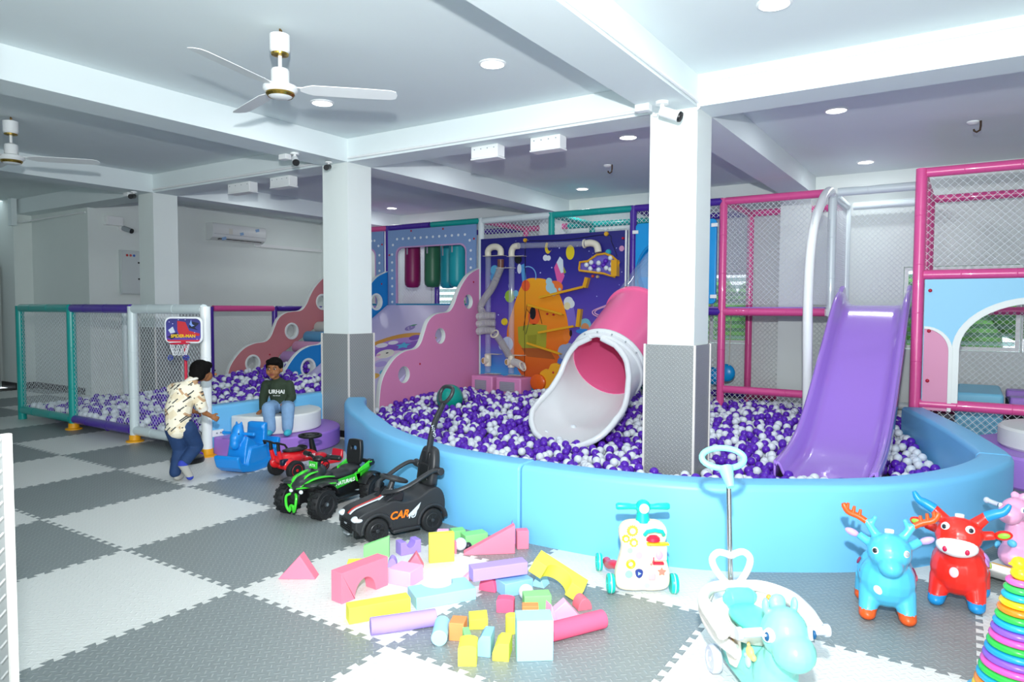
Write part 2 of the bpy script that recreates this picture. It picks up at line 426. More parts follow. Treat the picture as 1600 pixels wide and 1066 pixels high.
def fan(loc, rz, lab):
    t = thing('ceiling_fan', lab, 'ceiling fan', loc, rz)
    B().lathe([(.0, -.03), (.03, -.03), (.062, -.04), (.062, -.135), (.05, -.15), (0, -.15)], 24).obj('canopy', WHITEPL, t)
    B().lathe([(.045, -.150), (.055, -.153), (.052, -.163), (.03, -.168), (0, -.168)], 24).obj('canopy_ring', GOLD, t)
    B().tube([(0, 0, 0), (.012, 0, -.012), (0, 0, -.03)], .005, 8).cyl((0, 0, 0), (0, 0, -.03), .004).obj('hook', mat('bronze', '#8a6d3d', .4, metal=1), t)
    B().cyl((0, 0, -.16), (0, 0, -.26), .012).obj('down_rod', WHITEPL, t)
    B().lathe([(.012, -.235), (.05, -.25), (.056, -.262), (.056, -.34), (.066, -.348), (.103, -.356), (.106, -.378), (.09, -.396), (0, -.396)], 32).obj('motor_housing', WHITEPL, t)
    B().lathe([(.086, -.395), (.088, -.405), (.076, -.42), (.07, -.414), (0, -.41)], 32).obj('gold_ring', GOLD, t)
    B().lathe([(.070, -.413), (.072, -.418), (.055, -.427), (0, -.431)], 32).obj('bottom_cap', WHITEPL, t)
    for k in range(3):
        a = k*2*pi/3
        b = B(); n = 14; top = []; bot = []
        pts = [(.12, -.018), (.16, -.045), (.2, -.062), (.5, -.064), (.68, -.06), (.715, -.045), (.725, 0), (.715, .045), (.68, .06), (.5, .064), (.2, .062), (.16, .045), (.12, .018)]
        vs = []; tw = radians(-11)
        for (x, y) in pts:
            vs.append((x, y*cos(tw), -.366+y*sin(tw)))
        vs2 = [(x, y, z-.004) for x, y, z in vs]; m = len(vs)
        b._add(vs+vs2, [tuple(range(m)), tuple(range(2*m-1, m-1, -1))]+[(i, m+i, m+(i+1) % m, (i+1) % m) for i in range(m)], Rz(a))
        bl = b.obj('blade', WHITEPL, t)
        B().box((.14, 0, -.360), (.1, .035, .006), Rz(a)).cyl((.165, .012, -.363), (.165, .012, -.354), .005, M=Rz(a)).cyl((.165, -.012, -.363), (.165, -.012, -.354), .005, M=Rz(a)).obj('blade_bracket', WHITEPL, bl)
    return t
FA = radians(-4)
fan((0.279, 0.889, ZC), radians(44), 'white three-blade ceiling fan with gold rings, the nearer one')
fan((-3.503, 0.879, ZC), radians(50), 'white three-blade ceiling fan cut by the left edge of the picture')

t = thing('smoke_detector', 'small round white detector on the ceiling right of the far fan', 'detector', (-5.44, 2.68, ZC))
B().lathe([(0, 0), (.06, 0), (.06, -.012), (.045, -.035), (0, -.038)], 28).obj('body', WHITEPL, t); B().cyl((.02, 0, -.038), (.02, 0, -.041), .006).obj('indicator', GREYPL, t)
def fixing_box(loc, lab, sx=.30, sy=.12, sz=.11):
    t = thing('junction_box', lab, 'junction box', loc)
    B().bb(-sx/2, sx/2, -sy/2, sy/2, -sz, 0).obj('body', WHITEPL, t, bevel=.006)
    B().bb(-sx/2-.004, sx/2+.004, -sy/2-.004, sy/2+.004, -sz-.014, -sz).obj('cover', WHITEPL, t, bevel=.003)
    for i in range(4): B().cyl((-sx/2+.04+i*(sx-.08)/3, -sy/2-.003, -.03), (-sx/2+.04+i*(sx-.08)/3, -sy/2, -.03), .006, n=8).obj('knockout', GREYPL, t)
fixing_box((0.15, 3.33, ZB), 'white box under the middle beam, farther from the column')
fixing_box((0.80, 3.33, ZB), 'white box under the middle beam, nearer the bright column')
fixing_box((-3.50, 3.33, ZB), 'white box under the far left beam, left of the downlight box', .42)
fixing_box((-2.74, 3.33, ZB), 'white box under the far left beam beside the padded column', .34)

def cctv(loc, d, lab, black=True, body=WHITEPL, box=True, s=1.0, base=(0, 0, 1)):
    t = thing('security_camera', lab, 'security camera', loc)
    d = V(d).normalized(); base = V(base)
    B().cyl((0, 0, 0), -base*.018*s, .042*s, n=20).obj('base_plate', WHITEPL, t)
    k = -base*.06*s
    B().cyl((0, 0, 0), k, .014*s).ell(k, .018*s).cyl(k, k+d*.03, .014*s).obj('arm', WHITEPL, t)
    p = k - d*.01
    B().cyl(p, p+d*.13*s, .033*s, n=20).obj('housing', body, t, bevel=.004)
    B().cyl(p+d*.13*s, p+d*.142*s, .034*s, .03*s, n=20).cyl(p+d*.12*s, p+d*.144*s, .012*s).obj('lens', BLACKPL, t)
    if box: B().bb(-.2, -.09, -.035, .035, -.05, 0).obj('junction_box', WHITEPL, t, bevel=.004)
cctv((2.03, 2.86, ZB), (.88, .05, -.38), 'white bullet camera on the beam above the nearest column', s=1.15)
cctv((-1.60, 2.55, ZB), (.75, -.5, -.45), 'white bullet camera on the beam left of the dark-lensed one')
cctv((-1.60, 2.98, ZB-.01), (.6, -.9, -.3), 'small camera with black face at the top of the middle column', body=BLACKPL, s=.85, box=False)
cctv((-5.25, 2.95, ZB), (.8, -.9, -.25), 'small black-faced camera at the top of the farthest column', body=BLACKPL, s=.95)
cctv((-7.3, 3.85, 2.60), (.8, .35, -.3), 'grey bullet camera on the wall above the electric panel', body=GREYPL, s=1.2, box=False, base=(-1, 0, 0))
t = thing('junction_box', 'white box on the wall above the grey bullet camera', 'junction box', (-7.3, 3.7, 2.68))
B().bb(0, .1, -.12, .14, -.05, .09).obj('body', WHITEPL, t, bevel=.006); B().bb(.1, .108, -.1, .12, -.04, .08).obj('cover', WHITEPL, t)

for x, y, lab in ((0.25, 5.75, 'empty fan hook in the ceiling left of the nearest column'), (-3.85, 5.75, 'empty fan hook in the ceiling right of the padded column'), (3.95, 5.75, 'empty fan hook in the ceiling at the upper right')):
    t = thing('fan_hook', lab, 'hook', (x, y, ZC))
    B().lathe([(0, 0), (.05, 0), (.05, -.01), (.03, -.025), (0, -.025)], 20, c=(-.03, 0, 0)).obj('rose', WHITEPL, t)
    B().tube([(.03, 0, 0), (.03, 0, -.05), (.025, 0, -.085), (.0, 0, -.1), (-.02, 0, -.085), (-.022, 0, -.07)], .009, 8).obj('hook', mat('rusty_iron', '#4c3c30', .6, metal=.6), t)

def conduit(pts, lab):
    tag(B().tube(pts, .0125, 8).obj('conduit', WHITEPL), lab, 'conduit')
conduit([(-1.45, 3.107, 2.905), (-.4, 3.107, 2.9), (1.84, 3.107, 2.9), (1.87, 3.10, 2.88), (1.87, 3.1, 2.85), (1.9, 3.1, 2.845)], 'white conduit along the middle cross beam up to the nearest column')
conduit([(2.222, -1.3, 2.9), (2.222, 3.0, 2.9), (2.222, 3.08, 2.89), (2.222, 3.1, 2.86), (2.20, 3.105, 2.845)], 'white conduit along the long beam over the nearest column')
conduit([(2.23, 3.107, 3.05), (4.6, 3.107, 3.05), (7.9, 3.107, 3.05)], 'white conduit high on the cross beam at the upper right')
conduit([(-5.08, 3.107, 2.905), (-3.2, 3.107, 2.9), (-1.86, 3.107, 2.9)], 'white conduit along the far cross beam between two columns')
conduit([(-9.1, 3.1, 2.72), (-7.35, 3.34, 2.80)], 'grey conduit crossing the dim recess at far left')
for x, n_ in ((1.86, 0),):
    pass

# air conditioner, trunking, electric panel on the left wall (x = -7.3)
t = thing('air_conditioner', 'white split air conditioner high on the left wall', 'air conditioner', (-7.3, 5.86, 2.70))
prof = [(0, -.15), (.10, -.155), (.19, -.11), (.215, -.04), (.215, .10), (.19, .135), (.0, .14)]
B().prism(prof, 1.10, Matrix(((1,0,0,0), (0,0,1,-.55), (0,1,0,0), (0,0,0,1)))).obj('body', mat('aircon_white', '#e3e7e8', .35), t, bevel=.008)
q = B(); q.box((.15, .02, -.135), (.10, .86, .016), None); q.obj('outlet', BLACKPL, t).rotation_euler = (0, 0, 0)
b = B()
for k in range(3): b.box((.135+.025*k, .02, -.128-.004*k), (.004, .84, .03))
b.obj('louvre_vane', WHITEPL, t)
B().box((.218, 0, -.05), (.003, 1.06, .004)).obj('panel_gap', GREYPL, t)
for y, s in ((-.36, 1), (.02, .8), (.36, .9)):
    B().box((.2175, y, -.02), (.003, .09*s, .05), Matrix.Rotation(.3*s, 4, 'X')).obj('sticker', mat('blue_tape', '#8fb4dd', .5), t)
B().box((.2175, -.2, .01), (.003, .07, .1)).obj('rating_label', mat('paper', '#dcdcd4', .7), t)
tag(B().bb(-7.3, -7.25, 6.41, Y1, 2.50, 2.56).bb(-7.3, -7.26, 6.30, 6.41, 2.50, 2.58).obj('trunking', WHITEPL), 'white pipe trunking running right from the air conditioner', 'trunking')
t = thing('electric_panel', 'pale electric panel with two black latches on the left wall', 'electric panel', (-7.3, 3.99, 1.91))
B().bb(0, .05, -.19, .19, -.35, .35).obj('cabinet', mat('panel_enamel', '#cfd8d8', .4), t, bevel=.004)
dd = B().bb(.05, .062, -.175, .175, -.335, .335).obj('door', mat('panel_enamel', '#cfd8d8', .4), t, bevel=.003)
for z in (.16, -.1): B().bb(.062, .072, .08, .13, z-.012, z+.012).obj('latch', BLACKPL, dd)
for k, c in enumerate(('#c33a35', '#d0605a', '#3a6ac0')):
    B().cyl((.062, -.09+k*.055, .27), (.066, -.09+k*.055, .27), .019).obj('warning_sticker', mat('sticker%d' % k, c, .5), dd)

# ---------------------------------------------------------------- tubes, posts, nets of the play structures
R_ = 0.046
def post(par, x, y, z0, z1, m, name='post', r=R_):
    b = B().cyl((x, y, z0), (x, y, z1), r, n=16)
    z = z0+.42
    while z < z1-.2:                    # seams of the foam sleeves
        b.lathe([(r+.0002, -.004), (r+.0022, 0), (r+.0002, .004)], 16, c=(x, y, z)); z += .46
    return b.obj(name, m, par)
def rail(par, p0, p1, m, name='rail', r=R_):
    p0, p1 = V(p0), V(p1); b = B().cyl(p0, p1, r, n=16); F, l = frame(p0, p1)
    z = .3
    while z < l-.12:
        b.lathe([(r+.0002, -.004), (r+.0022, 0), (r+.0002, .004)], 16, M=F @ T(0, 0, z)); z += .42
    return b.obj(name, m, par)
def foot(par, x, y, m):
    B().lathe([(.0, 0), (.085, 0), (.085, .012), (.055, .02), (.052, .07), (0, .07)], 12, c=(x, y, 0)).obj('foot_clamp', m, par)
YEL = mat('yellow_plastic', '#f0ac1c', 0.4)

# left ball-pit fence
t = thing('ball_pit_fence', 'netted tube fence in teal, purple and white along the far left ball pit', 'fence', (-3.7, 1.745, 0))
def L_(x, y, z): return (x+3.7, y-1.745, z)
FX = [-5.62, -4.36, -3.10, -1.87]; FM = [TEALT, PURPT, WHITET]
PM = [TEALT, TEALT, WHITET, mat('bright_white_vinyl', '#eef3f3', .3, coat=.3)]
for i, x in enumerate(FX):
    post(t, x+3.7, 0, .03 if i else 0, 1.37, PM[i])
    if i: foot(t, x+3.7, 0, YEL)
for i in range(3):
    a, c = FX[i]+3.7, FX[i+1]+3.7
    rail(t, (a+.04, 0, 1.345), (c-.02, 0, 1.345), FM[i]); rail(t, (a+.04, 0, .115), (c-.04, 0, .115), FM[i])
    net('net', t, (a+.04, 0, .16), (1, 0, 0), (0, 0, 1), c-a-.08, 1.14, .052, .0014)
SY = [1.745, 3.0, 4.27, 5.43, 6.45]; SM = [TEALT, WHITET, PINKT, PURPT]
for i, y in enumerate(SY[1:]): post(t, FX[0]+3.7, y-1.745, 0, 1.37, [WHITET, PURPT, PURPT, TEALT][i])
for i in range(4):
    a, c = SY[i]-1.745, SY[i+1]-1.745
    rail(t, (FX[0]+3.7, a+.04, 1.345), (FX[0]+3.7, c-.03, 1.345), SM[i]); rail(t, (FX[0]+3.7, a+.04, .115), (FX[0]+3.7, c-.04, .115), SM[i])
    net('net', t, (FX[0]+3.7, a+.04, .16), (0, 1, 0), (0, 0, 1), c-a-.08, 1.14, .052, .0012)

# main climbing frame
t = MF = thing('play_structure', 'two-storey netted climbing frame of pink, purple, teal and white tubes', 'climbing frame', (0, 6.45, 0))
PX = [-5.3, -4.04, -2.17, -.962, .263, 1.43, 2.62]
PC = [PINKT, PURPT, WHITET, TEALT, PURPT, PINKT, WHITET]
YR = 1.25                                # depth of the frame
for i, x in enumerate(PX):
    if i < 6: post(t, x, 0, 0, 2.7, PC[i])
    post(t, x, YR, .0, 2.7, [PINKT, PURPT, PINKT, TEALT, PURPT, PINKT, WHITET][i])
    foot(t, x, YR, YEL)
    rail(t, (x, .045, 2.665), (x, YR-.045, 2.665), [PINKT, PURPT, PINKT, TEALT, PURPT, PINKT, WHITET][i])
    rail(t, (x, .045, 1.335), (x, YR-.045, 1.335), [PINKT, PURPT, PINKT, TEALT, PURPT, PINKT, WHITET][i])
post(t, 2.62, .12, 1.3, 2.66, WHITET)
TOPF = [(-5.3, -4.04, PINKT), (-4.04, -3.15, PURPT), (-3.15, -2.17, TEALT), (-2.17, -.962, WHITET), (-.962, .263, TEALT), (.263, 1.43, PURPT), (1.43, 2.60, PINKT), (2.66, 3.5, WHITET)]
TOPB = [(-5.3, -4.04, PINKT), (-4.04, -2.17, PURPT), (-2.17, -1.4, PINKT), (-1.4, .263, TEALT), (.263, 1.43, PURPT), (1.43, 2.60, PINKT), (2.66, 3.5, WHITET)]
for a, c, m in TOPF: rail(t, (a+.03, 0, 2.665), (c-.01, 0, 2.665), m)
for a, c, m in TOPB: rail(t, (a+.03, YR, 2.665), (c-.01, YR, 2.665), m)
for a, c, m in TOPF:
    if c > -2: rail(t, (a+.03, 0, 1.335), (c-.01, 0, 1.335), m if m is not TEALT else PURPT)
for a, c, m in TOPB: rail(t, (a+.03, YR, 1.335), (c-.01, YR, 1.335), m)
for a, c, m in TOPB: rail(t, (a+.03, YR, .19), (c-.01, YR, .19), m)
rail(t, (1.47, 0, .395), (2.62, 0, .395), PINKT)
rail(t, (1.47, .45, .10), (2.9, .45, .10), PINKT)
for k in range(7):                       # upholstered deck boards
    a, c = ([-5.3]+PX[1:]+[3.5])[k:k+2]
    B().bb(a+.05, c-.05, .05, YR-.05, 1.345, 1.395).obj('deck_pad', mat('lilac_leatherette', '#a57fd6', .45), t, bevel=.01)
for i in range(len(PX)-1):
    a, c = PX[i]+.045, PX[i+1]-.045
    if i >= 2: net('net', t, (a, 0, 1.42), (1, 0, 0), (0, 0, 1), c-a, 1.2, .062, .0026) if i != 4 else net('net', t, (a, 0, 2.48), (1, 0, 0), (0, 0, 1), c-a, .14, .062, .003)
    net('net', t, (a, YR, 1.42), (1, 0, 0), (0, 0, 1), c-a, 1.2, .062, .0019)
    if i in (4, 5): net('net', t, (a, 0, .12), (1, 0, 0), (0, 0, 1), c-a, .27 if i == 5 else 1.15, .062, .002)
    net('net', t, (a, YR, .24), (1, 0, 0), (0, 0, 1), c-a, 1.05, .062, .0019)
net('net', t, (2.66, YR, 1.42), (1, 0, 0), (0, 0, 1), .8, 1.2, .062, .002)
net('net', t, (1.43, .05, 1.42), (0, 1, 0), (0, 0, 1), YR-.1, 1.2, .062, .0019)
net('net', t, (2.62, .15, 1.42), (0, 1, 0), (0, 0, 1), YR-.2, 1.2, .05, .0019)
net('net', t, (3.5, .05, .1), (0, 1, 0), (0, 0, 1), YR-.1, 2.4, .062, .0019)
# the bent white tube that bows out in front of the slide deck
pts = catmull([(2.62, .1, 2.665), (2.62, -.12, 2.67), (2.62, -.40, 2.58), (2.62, -.68, 2.42), (2.62, -.95, 2.22), (2.62, -1.13, 1.9), (2.62, -1.19, 1.5), (2.62, -1.17, 1.1), (2.62, -1.12, .7), (2.62, -1.08, .1)], 5)
B().tube(pts, .046, 12).obj('bent_post', mat('bright_white_vinyl', '#eef3f3'), t)
g = B(); n0 = net('net', t, (2.62, -1.05, 1.42), (0, 1, 0), (0, 0, 1), 1.05, .95, .05, .0012)
# right-hand frame
t = RF = thing('climbing_tower', 'tall pink tube frame with an arched doorway panel at the right', 'climbing frame', (3.53, 5.65, 0))
post(t, 0, 0, 0, 2.70, PINKT, r=.05); post(t, 0, 1.88, 0, 2.70, PINKT); post(t, 2.4, 0, 0, 2.7, PINKT); post(t, 2.4, 1.88, 0, 2.7, PINKT); post(t, 0.02, .85, 1.7, 2.66, PINKT, r=.025)
for y in (0, 1.88):
    rail(t, (.04, y, 2.66), (2.36, y, 2.66), PINKT); rail(t, (.04, y, 1.70 if y == 0 else 1.36), (2.36, y, 1.70 if y == 0 else 1.36), PINKT)
rail(t, (.04, 0, .475), (2.36, 0, .475), PINKT, r=.05); rail(t, (.04, 1.88, .2), (2.36, 1.88, .2), PINKT)
for x in (0, 2.4):
    rail(t, (x, .04, 2.66), (x, 1.84, 2.66), PINKT); rail(t, (x, .04, .3), (x, 1.84, .3), PINKT)
net('net', t, (.05, 0, 1.75), (1, 0, 0), (0, 0, 1), 2.3, .86, .066, .0018)
net('net', t, (.05, 1.88, 1.42), (1, 0, 0), (0, 0, 1), 2.3, 1.2, .066, .0014)
net('net', t, (.05, 1.7, .3), (1, 0, 0), (0, 0, 1), 2.3, 1.05, .066, .0024)
net('net', t, (.05, 0.02, .12), (1, 0, 0), (0, 0, 1), 2.3, .32, .066, .0024)
net('net', t, (0, .05, 1.75), (0, 1, 0), (0, 0, 1), 1.8, .86, .066, .0019)

# arch doorway panel
def arch_pts(cx, z0, zc, rx, rz_, n=24):
    return [(cx-rx, z0)]+[(cx+rx*cos(pi-pi*i/n), zc+rz_*sin(pi-pi*i/n)) for i in range(n+1)]+[(cx+rx, z0)]
pan = thing('arched_panel', 'pale blue and pink wall panel with a white-edged arch doorway', 'panel', (3.53, 5.63, 0))
outer = [(.055, .50), (.055, 1.655), (1.75, 1.655), (1.75, .50)]
ap = arch_pts(.93, .50, 1.0, .585, .43)
o = curve_board('board', [[(.055, .5), ap[0]]+ap[1:-1]+[ap[-1], (1.75, .5), (1.75, 1.655), (.055, 1.655)]], .03, mat('baby_blue_board', '#8fcdeb', .5), pan, M_XZ)
a2 = arch_pts(.93, .50, 1.0, .645, .49)
curve_board('arch_trim', [a2+ap[::-1]], .044, mat('white_foam_edge', '#e6ece8', .5), pan, M_XZ, .004)
pk = [(.06, .42), (.06, 1.19)]+[(.06+.20*sin(radians(x)), .98+.21*cos(radians(x))) for x in range(0, 91, 10)]+[(.262, .42)]
curve_board('pink_inset', [pk], .04, mat('dusty_pink_board', '#d78fb0', .5), pan, M_XZ, .003)
pk2 = [(.06, 1.19), (.06, 1.215)]+[(.06+.235*sin(radians(x)), .98+.235*cos(radians(x))) for x in range(0, 91, 10)]+[(.295, .42), (.262, .42)]+[(.06+.20*sin(radians(x)), .98+.21*cos(radians(x))) for x in range(90, -1, -10)]
curve_board('inset_edge', [pk2], .05, mat('white_foam_edge', '#e6ece8'), pan, M_XZ, .003)
for x, z in ((.10, 1.55), (.10, 1.17), (.10, .70), (1.68, 1.55)):
    B().ell((x, -.028, z), (.017, .012, .017), u=12, v=6).obj('screw_cap', REDCAP, pan)

# padded play area behind the arch
BB = mat('pale_blue_leatherette', '#7cc6e4', .45); LL = mat('violet_leatherette', '#a97fd8', .45)
tag(B().bb(3.85, 4.25, 6.2, 7.2, .0, .55).obj('foam_block', BB, bevel=.03, seg=3), 'pale blue foam block behind the arched doorway', 'foam block')
t = thing('trampoline', 'low trampoline with black mat and violet padded edges behind the arch', 'trampoline', (5.15, 6.7, 0))
B().bb(-.85, .85, -.45, -.2, .42, .52).obj('edge_pad', LL, t, bevel=.02, seg=3); B().bb(-.85, .85, .3, .55, .42, .52).obj('edge_pad', LL, t, bevel=.02, seg=3)
B().bb(-.85, .85, -.2, .3, .44, .455).obj('jump_mat', BLACKPL, t)
B().bb(-.85, .85, -.43, .53, 0, .42).obj('skirt', mat('dark_fabric', '#2b2c31', .8), t)
t = thing('step_drum', 'white drum on a violet drum behind the right end of the ball pit', 'foam steps', (4.75, 5.1, 0))
B().lathe([(0, 0), (.78, 0), (.80, .02), (.80, .23), (.78, .25), (0, .25)], 48).obj('lower_drum', LL, t)
B().lathe([(0, .25), (.56, .25), (.58, .27), (.58, .40), (.56, .42), (0, .42)], 48).obj('upper_drum', mat('white_leatherette', '#e4e6e2', .45), t)

# ---------------------------------------------------------------- soft walls of the ball pits
def soft_wall(path, th, h, name, lab, m=BLUESOFT, r=.035, cat='soft wall', group=None):
    """padded wall swept along the centre line, rounded in section"""
    P = [V((x, y, 0)) for x, y in path]; sec = []
    for cx, cz, a in ((th/2-r, h-r, 0), (-th/2+r, h-r, 90)):
        for k in range(6): sec.append((cx+r*cos(radians(a+18*k)), cz+r*sin(radians(a+18*k))))
    sec = [(th/2, 0)]+sec+[(-th/2, 0)]
    b = B(); vs = []; m_ = len(sec); n = len(P)
    for i, p in enumerate(P):
        d = (P[min(n-1, i+1)]-P[max(0, i-1)]).normalized(); nr = V((d.y, -d.x, 0))
        for s, z in sec:
            vs.append(p+nr*s+V((0, 0, z)))
    fs = [(i*m_+k, i*m_+k+1, (i+1)*m_+k+1, (i+1)*m_+k) for i in range(n-1) for k in range(m_-1)]
    fs += [tuple(range(m_)), tuple(range((n-1)*m_, n*m_))[::-1]]
    b._add(vs, fs); return tag(b.obj(name, m, bevel=.012, ang=50), lab, cat, group)
# outer edge measured on the mats, centre line 0.1 m inside
OUT = catmull([(-1.36, 2.98), (-1.12, 2.72), (-.68, 2.36), (-.2, 2.03), (.2, 1.76), (.72, 1.52), (1.25, 1.385), (1.77, 1.37), (2.3, 1.40), (2.81, 1.53), (3.2, 1.75), (3.55, 2.0), (3.8, 2.27), (4.02, 2.65), (4.16, 3.05), (4.2, 3.35), (4.12, 3.8), (3.92, 4.6), (3.62, 5.55)], 6)
cen = []
for i, p in enumerate(OUT):
    d = (OUT[min(len(OUT)-1, i+1)]-OUT[max(0, i-1)]).normalized(); cen.append((p.x-d.y*.10, p.y+d.x*.10))
def cut(a, c): return cen[a:c+1]
k1 = min(range(len(cen)), key=lambda i: (cen[i][0]-1.80)**2+(cen[i][1]-1.45)**2 if i < 60 else 9)
k2 = min(range(len(cen)), key=lambda i: (cen[i][0]-4.09)**2+(cen[i][1]-3.35)**2)
HW = .452
def gap(path, g=.004):
    p0, p1, q0, q1 = V(path[0]), V(path[1]), V(path[-1]), V(path[-2])
    path = list(path); path[0] = tuple(p0+(p1-p0).normalized()*g); path[-1] = tuple(q0+(q1-q0).normalized()*g); return path
soft_wall(gap(cut(0, k1)), .2, HW, 'soft_wall', 'curved sky-blue soft wall section left of the seam, behind the black push car', group='ball pit wall sections')
soft_wall(gap(cut(k1, k2)), .2, HW, 'soft_wall', 'long curved sky-blue soft wall section behind the walker and animal toys', group='ball pit wall sections')
soft_wall(gap(cut(k2, len(cen)-1)), .2, HW, 'soft_wall', 'sky-blue soft wall section running back to the pink post', group='ball pit wall sections')
soft_wall([(-1.94, 1.80), (-1.94, 2.5), (-1.94, 3.3)], .16, HW, 'soft_wall', 'straight blue soft wall behind the seated boy and the drums')
t = thing('corner_bracket', 'small white bracket at the foot of the fence corner', 'bracket', (-1.855, 1.80, .2))
B().bb(-.005, .004, -.02, .1, -.03, .03).obj('plate', WHITEPL, t); B().cyl((.004, .03, 0), (.012, .03, 0), .008).cyl((.004, .07, 0), (.012, .07, 0), .008).obj('bolt', GREYPL, t)

# ---------------------------------------------------------------- the balls
BW = mat('white_play_ball', '#dbe3ea', .38); BP = mat('purple_play_ball', '#5a25b4', .30)
PIT_OUT = [(p.x, p.y) for p in OUT]
def inpoly(x, y, P):
    c = False; j = len(P)-1
    for i in range(len(P)):
        if (P[i][1] > y) != (P[j][1] > y) and x < (P[j][0]-P[i][0])*(y-P[i][1])/(P[j][1]-P[i][1])+P[i][0]: c = not c
        j = i
    return c
inner = [(x-(0), y) for x, y in cen]
inn = []
for i, p in enumerate(OUT):
    d = (OUT[min(len(OUT)-1, i+1)]-OUT[max(0, i-1)]).normalized(); inn.append((p.x-d.y*.24, p.y+d.x*.24))
MAINP = inn+[(3.45, 6.0), (3.45, 6.75), (-2.15, 6.75), (-2.15, 4.2), (-3.9, 4.2), (-3.9, 3.6), (-1.9, 3.55)]
LEFTP = [(-5.55, 1.80), (-2.05, 1.80), (-2.05, 3.3), (-2.0, 3.6), (-4.1, 4.4), (-4.1, 5.0), (-5.3, 5.0), (-5.55, 5.0)]
def sm(a, b, x): t = max(0, min(1, (x-a)/(b-a))); return t*t*(3-2*t)
def main_h(x, y):
    return .10+.10*sm(3.4, 5.2, y)+.04*noise.noise(V((x*1.3, y*1.3, 0)))+.10*sm(.9, .0, abs(x+.1)-.2)*sm(4.2, 5.8, y)+.09*sm(2.6, 1.9, y)*sm(3.1, 3.8, x+y*.0)*0+.10*sm(3.3, 2.2, y)*sm(2.0, 2.5, x)
def left_h(x, y):
    return .16+.30*sm(1.9, 4.2, y)*sm(-5.6, -4.4, x)+.12*sm(-3.4, -2.3, x)+.03*noise.noise(V((x*1.5, y*1.5, 3)))+.05*sm(4.0,4.6,y)
r = .0355
def drop(P, hf, n, obst, seed):
    rnd = random.Random(seed); xs = [p[0] for p in P]; ys = [p[1] for p in P]
    x0, x1, y0, y1 = min(xs), max(xs), min(ys), max(ys); cell = 2*r; grid = {}; out = []
    def hgt(x, y):
        z = hf(x, y)-.075; gx, gy = int(x//cell), int(y//cell)
        for i in (-1, 0, 1):
            for j in (-1, 0, 1):
                for q in grid.get((gx+i, gy+j), ()):
                    d = (q[0]-x)**2+(q[1]-y)**2
                    if d < 4*r*r: z = max(z, q[2]+sqrt(4*r*r-d))
        return z
    for _ in range(n):
        best = None
        for k in range(5):
            if best is None or k < 2: x, y = rnd.uniform(x0, x1), rnd.uniform(y0, y1)
            else: x, y = best[1]+rnd.uniform(-r, r), best[2]+rnd.uniform(-r, r)
            if not inpoly(x, y, P) or obst(x, y): continue
            z = hgt(x, y)
            if best is None or z < best[0]: best = (z, x, y)
        if best is None: continue
        z, x, y = best
        if z > hf(x, y)+.022: continue
        grid.setdefault((int(x//cell), int(y//cell)), []).append((x, y, z)); out.append((x, y, z))
    return out
def in_col(x, y): return 1.78 < x < 2.26 and 3.06 < y < 3.52
def slide_top(y):                                   # underside clearance of the purple slide
    return .15+max(0, (y-3.9))*.48
def obs_main(x, y):
    if in_col(x, y): return True
    if 2.66 < x < 3.52 and 3.45 < y < 4.3: return True
    if abs(x-.82) < .30 and 3.72 < y < 4.1: return True
    if (x+1.42)**2+(y-4.75)**2 < .10: return True
    if -2.16 < x < -1.16 and y > 5.98: return True
    if abs(x+2.2) < .08 and y > 4.2: return True
    if x < -1.4 and 3.05 < y < 3.53: return True
    return False
def obs_left(x, y):
    return (abs(x+4.04) < .08 and y > 4.2) or (abs(x+5.3) < .08 and y > 4.2)
balls = [(*b_, 0) for b_ in drop(MAINP, main_h, 15500, obs_main, 3)]+[(*b_, 1) for b_ in drop(LEFTP, left_h, 6000, obs_left, 5)]
def ball_mesh(m, name):
    bm = bmesh.new(); bmesh.ops.create_icosphere(bm, subdivisions=3, radius=r); me = bpy.data.meshes.new(name); bm.to_mesh(me); bm.free()
    me.materials.append(m); me.shade_smooth(); return me
bmw, bmp = ball_mesh(BW, 'white_ball'), ball_mesh(BP, 'purple_ball')
rnd = random.Random(11)
cols = []
for b_ in balls:                                    # clumpy colour mix
    v_ = noise.noise(V((b_[0]*6, b_[1]*6, 9)))*.55+rnd.random()
    cols.append(v_ > .46)
order = sorted(range(len(balls)), key=lambda i: (balls[i][0]-CAMP.x)**2+(balls[i][1]-CAMP.y)**2)
